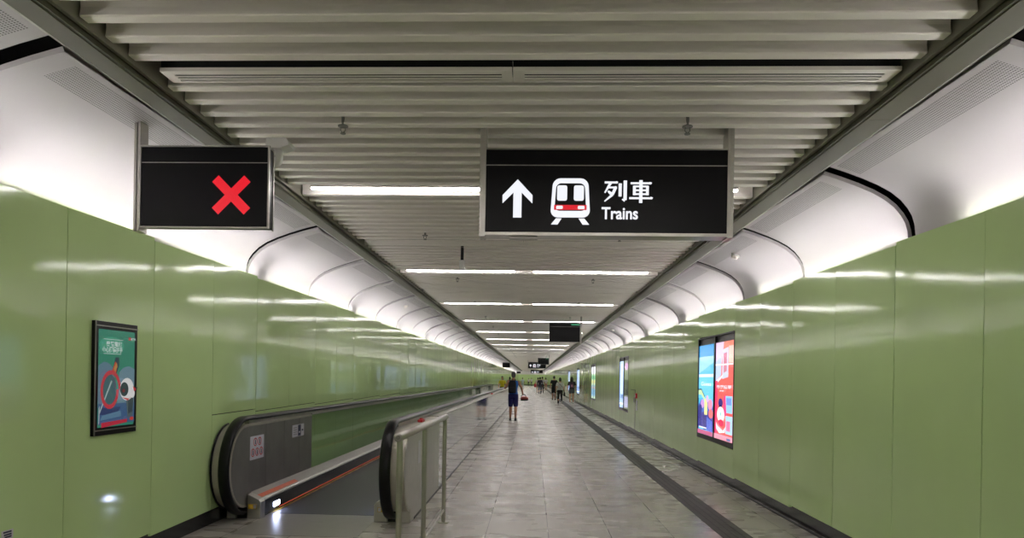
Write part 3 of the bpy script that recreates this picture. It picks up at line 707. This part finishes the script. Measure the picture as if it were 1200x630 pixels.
def stadium(r, zc, y0, y1, n=18):
    pts=[]
    for i in range(n+1):
        a=math.radians(270-180*i/n); pts.append((y0+r+r*math.cos(a), zc+r*math.sin(a)))
    for i in range(n+1):
        a=math.radians(90-180*i/n); pts.append((y1-r+r*math.cos(a), zc+r*math.sin(a)))
    return pts
def sideparts(s):
    # s=-1 left side, +1 right; u = distance outward from walkway centre
    X=lambda u: s*u
    outer=.985 if s>0 else .955
    YS=2.25                                   # steel end length
    NF=-.42                                   # newel front
    # steel end bodies (both ends): stadium outline cut square at YS
    zc,r=.555,.435
    for end in (0,1):
        pts=[]
        for i in range(19):
            a=math.radians(270-180*i/18); pts.append((NF+r+r*math.cos(a), zc+r*math.sin(a)))
        pts=[(YS,zc-r)]+pts+[(YS-.0,zc+r)]
        # pts: bottom right, arc bottom->front->top, top right
        if end: pts=[(LW-p[0],p[1]) for p in pts]
        core=MB().prism(pts,'x',X(.76),X(outer-.004)); fixn(core.build('newel_body',M['newel'],walk,auto=.5))
        # inner cladding plates with joints
        ins=[(p[0],zc+(p[1]-zc)*.965) for p in pts]
        xs=[NF+.03,.55,1.15,1.72,YS]
        for j in range(4):
            a0,a1=xs[j]+.003,xs[j+1]-.003
            if j==0:
                pl=[(a1,zc-.40)]+[(NF+.03+ .41+.41*math.cos(math.radians(270-180*i/14)), zc+.41*math.sin(math.radians(270-180*i/14))) for i in range(15)]+[(a1,zc+.41)]
            else: pl=[(a0,zc-.40),(a0,zc+.41),(a1,zc+.41),(a1,zc-.40)]
            if end: pl=[(LW-p[0],p[1]) for p in pl]
            pn=fixn(MB().prism(pl,'x',X(.757),X(.7605)).build('steel_panel',M['darksteel'],walk))
            po=fixn(MB().prism(pl,'x',X(outer-.003),X(outer)).build('steel_panel',M['steel'],walk))
            if end==0 and s<0 and j==0: p_first=pn
            if end==0 and s<0 and j==2: p_third=pn
        # black gasket band round the outer edge
        gp=MB()
        ob=[(NF-.008+(r+.008)+(r+.008)*math.cos(math.radians(255-160*i/18)), zc+(r+.008)*math.sin(math.radians(255-160*i/18))) for i in range(19)]
        if end: ob=[(LW-p[0],p[1]) for p in ob]
        if s<0:
            gp.tube([(X(outer-.006),p[0],p[1]) for p in ob],.011,8); gp.build('edge_seal',M['rubber'],walk,smooth=True)
    # glass run
    gl=MB(); y=YS+.01
    go=MB()
    while y<LW-YS-.02:
        y2=min(y+1.5,LW-YS)-.01
        gl.box(X(.757),X(.767),y,y2,.26,.985); go.box(X(outer-.012),X(outer-.002),y,y2,.44,.985)
        y+=1.5
    gl.build('glass_panels',M['glass'],walk); 
    if s>0:
        go.build('outer_glass_panels',M['polish'],walk)
        lo=MB(); y=YS+.01
        while y<LW-YS-.02:
            lo.box(X(outer-.008),X(outer),y,min(y+3.0,LW-YS)-.01,.0,.435); y+=3.0
        lo.build('outer_cladding',M['polish'],walk)
        MB().box(X(outer-.008),X(outer-.001),.22,YS,.0,.17).build('end_cladding',M['steel'],walk)
        MB().box(X(outer),X(outer+.006),.22,LW-.22,.0,.022).build('kick_strip',M['blackplastic'],walk)
        MB().box(X(outer-.006),X(outer+.0015),YS,LW-YS,.434,.441).build('joint_strip',M['blackplastic'],walk)
        MB().box(X(outer-.02),X(outer-.012),YS,LW-YS,.0,.95).build('inner_frame',M['darksteel'],walk)
    # top cap rail under/next to the handrail
    MB().box(X(.755),X(outer if s>0 else .84),YS,LW-YS,.985,.998).build('cap_rail',M['satin'],walk)
    # handrail loop: rounded section swept around the newel
    hp=[]; R2=.485; zc2=.558
    for i in range(25):
        a=math.radians(262-172*i/24); hp.append((NF-.045+R2+R2*math.cos(a), zc2+R2*math.sin(a)))
    hp=[(NF+R2+.12,zc2-R2+.01)]+hp
    back=[(LW-p[0],p[1]) for p in hp][::-1]
    path=hp+back
    h=MB(); sec=[(-.052,-.010),(-.056,.006),(-.050,.022),(-.030,.032),(.030,.032),(.050,.022),(.056,.006),(.052,-.010),(.034,-.014),(-.034,-.014)]
    n=len(path); bidx=[]
    for i,(yy,zz) in enumerate(path):
        a=path[max(i-1,0)]; b_=path[min(i+1,n-1)]; ty,tz=b_[0]-a[0],b_[1]-a[1]; L=math.hypot(ty,tz); ny,nz=-tz/L,ty/L
        if i>=0 and (ny*(yy-LW/2)>0 or (abs(yy-LW/2)<LW/2-1 and nz>0)) is False: pass
        # outward normal: away from the loop centre
        cy=min(max(yy,NF+R2),LW-NF-R2)
        if (yy-cy)*ny+(zz-zc2)*nz<0: ny,nz=-ny,-nz
        for (u,v) in sec: h.v.append((X(.80)+u, yy+ny*v, zz+nz*v))
    m_=len(sec)
    for i in range(n-1):
        for k_ in range(m_):
            k2=(k_+1)%m_; h.f.append((i*m_+k_,i*m_+k2,(i+1)*m_+k2,(i+1)*m_+k_)); h.m.append(0); h.uv.append(None)
    h.f.append(tuple(range(m_))); h.m.append(0); h.uv.append(None); h.f.append(tuple((n-1)*m_+k_ for k_ in range(m_))); h.m.append(0); h.uv.append(None)
    h.build('handrail',M['rubber'],walk,auto=.9)
    MB().box(X(.775),X(.825),YS*.0+.1,LW-.1,.975,1.028).build('handrail_guide',M['satin'],walk)
    # inner deck and skirt
    dk=MB(); pr=[(X(.618),.0),(X(.618),.185),(X(.632),.202),(X(.757),.262),(X(.757),.0)]
    dk.prism(pr,'y',.12,LW-.12); deck=fixn(dk.build('deck',M['satin'],walk))
    MB().box(X(.612),X(.617),.10,LW-.10,.008,.172).build('skirt_panel',M['skirt'],walk)
    MB().box(X(.6085),X(.6118),.60,LW-.6,.026,.034).build('orange_strip',M['orangelit'],walk)
    MB().face([(X(.640),.10,.2076+.001),(X(.690),.10,.2316+.001),(X(.690),1.35,.2316+.001),(X(.640),1.35,.2076+.001)]).build('orange_band',M['orange'],deck)  # band of mottled orange colour along the deck top near the entry
    # entry box round the end of the deck
    for end in (0,1):
        f_=(lambda y: y) if not end else (lambda y: LW-y)
        eb=MB(); 
        pr=[(X(.600),.0),(X(.600),.175),(X(.622),.205),(X(.745),.262),(X(.745),.0)]
        a0,a1=sorted((f_(.0),f_(.13)))
        eb.prism(pr,'y',a0,a1); o=bev(fixn(eb.build('entry_box',M['steel'],walk)),.008,3)
        pr2=[(X(.86),.0),(X(.86),.19),(X(outer+.0),.17),(X(outer+.0),.0)]
        a0,a1=sorted((f_(-.02),f_(.25))); bev(fixn(MB().prism(pr2,'y',a0,a1).build('entry_box',M['steel'],walk)),.008,3)
        a0,a1=sorted((f_(.03),f_(.25))); MB().box(X(.746),X(.859),a0,a1,.0,.16).build('handrail_inlet',M['blackplastic'],walk)
        if end==0:
            ys=MB().box(X(.640),X(.730),-.004,-.0005,.105,.155,0).box(X(.645),X(.675),-.0055,-.004,.110,.150,1)
            tri=MB(); ys.build('warning_sticker',[M['yellow'],M['sticker']],o)
    MB().box(X(.6075),X(.6115),.42,.60,.055,.105).build('skirt_lamp',M['skirtled'],walk)
    return (p_first,p_third) if s<0 else None
pf,p3=sideparts(-1)
sideparts(1)
# prohibition sticker on the left steel panel (five red rings)
XI=-.757
def onpanel(px,py): p=onX(px,py,CX+XI); return (p[1]-YW0,p[2])
a0=onpanel(293,523); a1=onpanel(309,521); zt_=onpanel(301,510)[1]; zb_=onpanel(301,537)[1]
st_=MB().box(XI+.0005,XI+.0018,a0[0],a1[0],zb_,zt_,0)
w_=a1[0]-a0[0]; h_=zt_-zb_
for (u,v) in ((.36,.74),(.68,.74),(.2,.3),(.5,.3),(.8,.3)):
    cy,cz=a0[0]+w_*u,zb_+h_*v
    rr_=min(w_*.14,h_*.2); 
    for r_ in ring(cy,cz,w_*.135,h_*.18,w_*.035,h_*.18/(w_*.135)): st_.face([(XI+.0022,p[0],p[1]) for p in r_],1)
    st_.face([(XI+.0021,cy-w_*.03,cz-h_*.1),(XI+.0021,cy+w_*.04,cz-h_*.1),(XI+.0021,cy+w_*.03,cz+h_*.08),(XI+.0021,cy-w_*.02,cz+h_*.1)],2)
fixn(st_.build('prohibition_sticker',[M['sticker'],M['red'],M['navy']],pf))
a0=onpanel(342.5,504); a1=onpanel(356,503); zt_=onpanel(349,497)[1]; zb_=onpanel(349,511)[1]; w_=a1[0]-a0[0]; h_=zt_-zb_
s2=MB().box(XI+.0005,XI+.0018,a0[0],a1[0],zb_,zt_,0)
s2.box(XI+.0018,XI+.0024,a0[0]+w_*.48,a0[0]+w_*.72,zb_+h_*.05,zb_+h_*.95,1).box(XI+.0018,XI+.0024,a0[0]+w_*.8,a0[0]+w_*.93,zb_+h_*.4,zb_+h_*.55,1)
for i in range(4): s2.box(XI+.0018,XI+.0022,a0[0]+w_*.08,a0[0]+w_*.4,zb_+h_*(.2+.18*i),zb_+h_*(.25+.18*i),2)
s2.box(XI+.0024,XI+.003,a0[0]+w_*.54,a0[0]+w_*.66,zb_+h_*.28,zb_+h_*.42,0)
s2.build('notice_sticker',[M['sticker'],M['navy'],M['darksteel']],p3)
# emergency stop buttons on the outer cap of the right balustrade
eb=None
for px,py in ((493.5,494),(576.5,461.5)):
    p=onX(px,py,CX+.93); 
    if eb is None:
        eb=bev(MB().box(-.03,.03,-.09,.09,0,.032).build('stop_button',M['red'],walk),.008)
        kb=MB().tube([(0,0,.0325),(0,0,.045)],.02,14).build('button',M['red'],eb); e2=eb
    else:
        e2=eb.copy(); col.objects.link(e2); kb2=kb.copy(); col.objects.link(kb2); kb2.parent=e2
    e2.location=(.93,p[1]-YW0,.991)
# notice on outer panel of the newel
p=onX(491.5,521,CX+.985)
MB().box(.9855,.987,p[1]-YW0-.10,p[1]-YW0+.10,.55,.83).box(.987,.9875,p[1]-YW0-.085,p[1]-YW0+.085,.565,.815,1).build('outer_notice_plate',[M['steel'],M['sticker']],walk)
# ------------------------------------------------------------------ stainless barrier rail
bar=empty('barrier_rail',(-.92,7.55,0))
P3=onZ(519.5,612,0); y3=P3[1]; xb=P3[0]
bar.location=(xb,y3,0)
q1=onX(468,560,xb)[1]-y3; q2=onX(497,560,xb)[1]-y3
for q in (q1,q2,0):
    pp=MB().tube([(0,q,.008),(0,q,1.08)],.021,18); po=pp.build('post',M['steel'],bar,smooth=False,auto=.8)
    MB().tube([(0,q,0),(0,q,.009)],.055,20).build('base_flange',M['steel'],po)
MB().tube([(0,q1-.075,1.105),(0,q1-.07,1.105),(0,.06,1.105),(0,.065,1.105)],[.026,.031,.031,.026],20).build('top_rail',M['satin'],bar,auto=.8)
MB().tube([(0,q1-.0755,1.105),(0,q1-.0765,1.105)],.016,14).build('end_cap',M['darksteel'],bar)
MB().tube([(0,q1,.13),(0,0,.13)],.013,12).build('lower_rail',M['satin'],bar,auto=.8)
tag(bar,'stainless steel barrier rail on three posts beside the walkway entry','barrier')
# ------------------------------------------------------------------ people
def remesh(mb, voxel, smooth_it=3):
    me=mb.mesh('t',[M['white']]); o=bpy.data.objects.new('t',me); col.objects.link(o)
    r=o.modifiers.new('r','REMESH'); r.mode='VOXEL'; r.voxel_size=voxel; r.use_smooth_shade=True
    s_=o.modifiers.new('s','SMOOTH'); s_.factor=.5; s_.iterations=smooth_it
    dg=bpy.context.evaluated_depsgraph_get(); dg.update()
    out=bpy.data.meshes.new_from_object(o.evaluated_get(dg)); bpy.data.objects.remove(o); out.materials.clear(); return out
def blob(name, mb, m, parent, voxel=.012, it=3):
    me=remesh(mb,voxel,it); me.name=name; me.materials.append(m); o=bpy.data.objects.new(name,me); col.objects.link(o)
    if parent: o.parent=parent
    return o
def leg_pts(side, swing, kneebend=.0):
    hip=Vector((side*.088,0,.90)); a=swing
    knee=hip+Vector((side*.008,math.sin(a)*.43,-math.cos(a)*.43))
    b=a-kneebend
    ank=knee+Vector((0,math.sin(b)*.40,-math.cos(b)*.40))
    return hip,knee,ank,b
def person(px, yf, hgt, label, facing=0, top=((60,60,70),'tee'), bottom=((40,40,50),'shorts'), hair=(24,22,22), hairlen='short', legs=((.22,.05),(-.2,.15)), arms=None, shoe=(30,30,30), skin=(190,140,112), vox=.011, female=False, group=None, lift=0.0, X=None, Y=None, sleeve=True):
    if X is None:
        p=onZ(px,yf,0); X,Y=p[0],p[1]
    k=hgt/1.75
    sk=paint(skin,.55)
    b=MB(); L=[leg_pts(-1,*legs[0]),leg_pts(1,*legs[1])]
    low=min(l[2].z for l in L)-.085
    sw=.94 if female else 1.0
    tors=[(0,0,.84,.12,.09),(0,0,.90,.158,.115),(0,0,.97,.155,.11),(0,0,1.08,.135*sw,.095),(0,.0,1.18,.14*sw,.10),(0,0,1.30,.168*sw,.112),(0,0,1.38,.172*sw,.10),(0,0,1.43,.13*sw,.08),(0,0,1.465,.07,.06)]
    b.loft(tors)
    b.cap((0,0,1.42),(0,.012,1.54),.056,.052)
    b.ell((0,.015,1.635),(.075,.093,.115)); b.ell((0,.03,1.575),(.055,.068,.055))
    b.ell((0,.108,1.615),(.013,.02,.02)); b.ell((0,.10,1.575),(.024,.012,.008)); b.ell((.076,.01,1.625),(.012,.02,.03)); b.ell((-.076,.01,1.625),(.012,.02,.03)); b.cap((-.03,.097,1.655),(.03,.097,1.655),.012,.012)
    for (hip,knee,ank,sh) in L:
        b.cap(hip,knee,.088,.056); mid=knee.lerp(ank,.35)+Vector((0,-.015,0)); b.cap(knee,mid,.052,.056); b.cap(mid,ank,.055,.036)
        b.cap(ank+Vector((0,-.03,-.04)),ank+Vector((0,.14,-.055)),.036,.03)
    arms=arms or [((-.26,-.03,1.14),(-.27,.06,.90)),((.26,.02,1.14),(.27,.12,.92))]
    hands=[]
    for s,(el,wr) in zip((-1,1),arms):
        shd=Vector((s*.175*sw,0,1.395)); el=Vector(el); wr=Vector(wr)
        b.cap(shd,el,.056,.043); b.cap(el,wr,.043,.028)
        d=(wr-el).normalized(); palm=wr+d*.06; b.cap(wr+d*.01,palm,.028,.032)
        sidev=d.cross(Vector((s,0,0))); sidev=sidev.normalized() if sidev.length>.1 else Vector((0,1,0))
        inn=Vector((-s,0,0)); inn=(inn-d*inn.dot(d)).normalized()
        for i,(o_,ln) in enumerate(((-.027,.062),(-.009,.074),(.009,.07),(.027,.054))):
            base=palm+sidev*o_+d*.015; m1_=base+d*ln*.55+inn*.006; b.cap(base,m1_,.0092,.0088); b.cap(m1_,m1_+d*ln*.35+inn*.022,.0088,.0078)
        tb=wr+d*.03-sidev*.026*(1 if s>0 else 1); b.cap(tb,tb-sidev*.022+d*.03,.011,.010); b.cap(tb-sidev*.022+d*.03,tb-sidev*.022+d*.055+inn*.01,.010,.008)
        hands.append(palm+d*.04)
    body=blob('person',b,sk,None,vox,2)
    body.location=(X,Y,-low*k+lift); body.scale=(k,k,k); body.rotation_euler=(0,0,facing)
    tag(body,label,'person',group)
    # top
    tm=paint(top[0],.8); t=MB()
    hem=.86 if top[1]!='crop' else .98
    rings=[(0,0,hem,.170,.128)]+[(a,c,z,rx+.014,ry+.014) for a,c,z,rx,ry in tors[2:] if z>hem+.02 and z<1.44]+[(0,0,1.445,.095,.075)]
    t.loft(rings)
    for s,(el,wr) in zip((-1,1),arms):
        shd=Vector((s*.172*sw,0,1.39)); el=Vector(el)
        if top[1]=='tank': t.cap(shd*1.0+Vector((-s*.03,0,-.01)),shd+Vector((-s*.01,0,0)),.06,.055)
        elif top[1]=='long': t.cap(shd,el,.068,.056); t.cap(el,Vector(wr),.056,.042)
        else: t.cap(shd,shd.lerp(el,.62),.069,.062)
    blob('shirt',t,tm,body,.014,3)
    bm_=paint(bottom[0],.8); t=MB(); t.loft([(0,0,.80,.165,.125),(0,0,.90,.176,.132),(0,0,.97,.168,.124)])
    for (hip,knee,ank,sh) in L:
        if bottom[1]=='shorts': t.cap(hip,hip.lerp(knee,.80),.102,.088)
        elif bottom[1]=='short': t.cap(hip,hip.lerp(knee,.38),.102,.095)
        else: t.cap(hip,knee,.100,.07); t.cap(knee,ank+Vector((0,0,.02)),.07,.055)
    blob('shorts' if 'short' in bottom[1] else 'trousers',t,bm_,body,.014,3)
    for (hip,knee,ank,sh) in L:
        t=MB(); t.cap(ank+Vector((0,-.045,-.045)),ank+Vector((0,.16,-.055)),.046,.036); t.cap(ank+Vector((0,-.035,-.02)),ank+Vector((0,-.03,-.05)),.042,.044); t.box(ank.x-.045,ank.x+.045,ank.y-.085,ank.y+.19,ank.z-.10,ank.z-.075)
        blob('shoe',t,paint(shoe,.6),body,.012,2)
    t=MB(); t.ell((0,-.002,1.662),(.085,.104,.102))
    if hairlen=='short': t.ell((0,-.035,1.62),(.078,.072,.085))
    if hairlen=='bob': t.ell((0,-.03,1.60),(.09,.085,.105))
    if hairlen=='long': t.ell((0,-.04,1.58),(.095,.08,.13)); t.loft([(0,-.065,1.28,.07,.03),(0,-.07,1.40,.095,.045),(0,-.055,1.52,.10,.06),(0,-.04,1.60,.09,.07)])
    if hairlen=='bun': t.ell((0,-.02,1.62),(.08,.08,.09)); t.ell((0,-.10,1.70),(.04,.04,.04))
    hm=blob('hair',t,paint(hair,.6),body,.012,2)
    # push the face free of hair: trim the front lower part
    bm=bmesh.new(); bm.from_mesh(hm.data); dead=[v for v in bm.verts if v.co.y>.072 and v.co.z<1.655]
    bmesh.ops.delete(bm,geom=dead,context='VERTS'); bm.to_mesh(hm.data); bm.free()
    return body,hands,k
man,hands,k=person(601,492.6,1.74,'man in blue sleeveless shirt and navy shorts walking away with black backpack',top=((28,104,196),'tank'),bottom=((26,26,92),'shorts'),hair=(74,72,72),
    legs=((.10,.0),(-.12,.22)),arms=[((-.29,-.02,1.17),(-.22,.17,1.30)),((.29,-.02,1.20),(.33,.10,1.02))],shoe=(26,26,28),skin=(186,134,108),vox=.0085)
mx_,my_,mz_=man.location
# man's backpack
bk=empty('backpack',(mx_-.035,my_-.115*k,mz_+.0))
t=MB(); t.loft([(0,-.075,.98,.115,.06),(0,-.09,1.01,.14,.085),(0,-.09,1.2,.142,.09),(0,-.08,1.36,.13,.075),(0,-.07,1.42,.10,.05),(0,-.06,1.44,.05,.03)])
blob('bag_body',t,paint((20,20,24),.8),bk,.012,3)
t=MB(); t.loft([(0,-.165,1.02,.10,.03),(0,-.17,1.04,.115,.035),(0,-.17,1.18,.11,.03),(0,-.165,1.2,.09,.02)]); blob('front_pocket',t,paint((30,30,34),.8),bk,.012,2)
for s in (-1,1):
    MB().tube([(s*.09,-.02,1.42),(s*.10,.06,1.475),(s*.11,.17,1.44),(s*.125,.245,1.30),(s*.13,.22,1.15),(s*.13,.08,1.03),(s*.10,-.03,1.0)],.014,8).build('shoulder_strap',paint((20,20,24),.8),bk,smooth=True)
MB().tube([(-.03,-.05,1.43),(-.02,-.06,1.47),(.02,-.06,1.47),(.03,-.05,1.43)],.007,6).build('grab_handle',paint((20,20,24),.8),bk,smooth=True)
tag(bk,'black backpack worn by the man in the blue sleeveless shirt','backpack')
# red bag hanging from his hand
hR=hands[1]; bg=empty('red_bag',(mx_+.40*k,my_+hR.y*k,mz_+.80*k))
t=MB(); t.ell((0,0,0),(.15,.10,.075)); blob('bag_body',t,paint((176,70,60),.7),bg,.012,2)
t=MB(); t.loft([(0,0,-.085,.11,.08),(0,0,-.05,.15,.10),(0,0,-.035,.148,.098)]); blob('dark_underside',t,paint((30,26,30),.8),bg,.012,1)
dxh=(hR.x-.40)*k; dzh=(hR.z-.80)*k
MB().tube([(-.10,.0,.03),(-.11,0,.09),(dxh-.01,0,dzh)],.012,8).tube([(.08,0,.04),(.02,0,.14),(dxh+.01,0,dzh)],.012,8).build('strap',paint((26,24,28),.8),bg,smooth=True)
tag(bg,'red and dark bag hanging from the hand of the man in blue','bag')
person(588.3,467.8,1.66,'person in a yellow shirt on the walkway with dark hair and trousers',facing=math.pi,X=onZ(588.3,468,0)[0],Y=onZ(588.3,468,0)[1],top=((214,196,40),'tee'),bottom=((30,30,34),'long'),hairlen='bob',lift=.007)
person(597.2,462.5,1.66,'person with dark hair half hidden behind the man in blue',top=((70,40,44),'tee'),bottom=((30,30,34),'long'),hairlen='bob',lift=.007)
person(649,468.3,1.73,'man in black shirt and black shorts walking beyond the white shirted woman',top=((18,18,22),'tee'),bottom=((18,18,24),'shorts'),legs=((.04,0),(-.04,.05)))
person(656.0,474.2,1.60,'woman in white shirt and black trousers stepping forward on the dark strip',top=((214,212,210),'tee'),bottom=((18,18,20),'long'),hairlen='bob',legs=((.10,.02),(-.35,.55)),female=True,shoe=(190,185,180))
cb=person  # keep name
person(669.6,473.2,1.67,'woman with long black hair, dark top and grey shorts by right wall',top=((34,28,38),'tee'),bottom=((84,88,98),'short'),hairlen='long',legs=((.14,.0),(-.16,.3)),female=True,shoe=(200,196,190))
# her backpack and the other woman's shoulder bag
p=onZ(669.6,473.2,0); w=empty('pink_backpack',(p[0],p[1]-.13,0)); t=MB(); t.loft([(0,-.03,1.0,.10,.045),(0,-.045,1.03,.12,.06),(0,-.045,1.2,.12,.06),(0,-.03,1.33,.09,.04)]); blob('bag_body',t,paint((70,44,66),.8),w,.012,3)
MB().box(-.05,.05,-.112,-.104,1.06,1.2).build('pocket_patch',paint((180,120,150),.8),w)
for s in (-1,1): MB().tube([(s*.08,.0,1.30),(s*.09,.07,1.385),(s*.09,.19,1.37),(s*.10,.245,1.2),(s*.10,.10,1.02)],.012,6).build('shoulder_strap',paint((60,40,56),.8),w,smooth=True)
tag(w,'dark purple backpack with pink patch on the long haired woman','backpack')
p=onZ(656,474.2,0); w=empty('shoulder_bag',(p[0]+.26,p[1]-.02,.0)); t=MB(); t.loft([(0,0,.52,.03,.08),(0,0,.55,.055,.14),(0,0,.72,.05,.13),(0,0,.76,.02,.08)]); blob('bag_body',t,paint((20,20,22),.7),w,.012,2)
MB().tube([(0,-.08,.74),(-.06,-.15,.95),(-.20,-.155,1.15),(-.40,-.10,1.315),(-.41,.0,1.335),(-.30,.14,1.2),(-.05,.12,.85),(0,.08,.74)],.010,6).build('strap',paint((20,20,22),.7),w,smooth=True)
tag(w,'black shoulder bag worn across the white shirted woman','bag')
person(630.3,460.4,1.66,'leftmost of the distant group, in pale clothes, dark haired',top=((196,180,184),'tee'),bottom=((150,120,120),'short'),hairlen='bun',female=True)
p=onZ(630.3,460.4,0); w=empty('pink_tote_bag',(p[0]-.30,p[1],0)); t=MB(); t.loft([(0,0,.62,.08,.06),(0,0,.66,.12,.07),(0,0,.95,.13,.07),(0,0,1.0,.12,.06)]); blob('bag_body',t,paint((226,80,96),.7),w,.014,2)
MB().tube([(-.05,0,.98),(0,0,1.25),(.1,0,1.39),(.09,0,1.25),(.06,0,.98)],.01,6).build('strap',paint((200,70,90),.7),w,smooth=True); tag(w,'pink bag hanging at the side of the leftmost distant walker','bag')
person(632.6,461.4,1.70,'person in dark purple clothes in middle of the distant group',top=((56,48,66),'long'),bottom=((66,66,84),'long'),hairlen='bob')
person(635.3,460.4,1.74,'person in pale top and black trousers, tallest of the distant group',top=((190,188,196),'tee'),bottom=((20,20,26),'long'))
person(639.4,457.4,1.68,'rightmost of the distant group, in white shirt and pinkish shorts',top=((210,206,210),'tee'),bottom=((190,130,130),'short'))
person(619.4,452.0,1.62,'tiny far figure in white top and black trousers at tunnel end',top=((205,202,205),'tee'),bottom=((20,20,24),'long'))
person(622.7,452.0,1.70,'tiny far figure in white top and grey trousers at tunnel end',top=((214,212,216),'tee'),bottom=((120,116,120),'long'),hair=(70,66,64))
person(612.3,455.6,1.66,'far figure in pale blue just right of the man in blue',top=((196,214,224),'tee'),bottom=((186,198,206),'long'),hair=(60,70,74))
# ------------------------------------------------------------------ world, view
w=bpy.data.worlds.new('world'); sc.world=w; w.use_nodes=True; w.node_tree.nodes['Background'].inputs[0].default_value=(.02,.02,.02,1); w.node_tree.nodes['Background'].inputs[1].default_value=.1
sc.view_settings.view_transform='Standard'; sc.view_settings.look='None'; sc.view_settings.gamma=1; sc.view_settings.exposure=1.18
sc.view_settings.use_curve_mapping=False
sc.cycles.max_bounces=10; sc.cycles.use_denoising=True; sc.cycles.sample_clamp_indirect=6
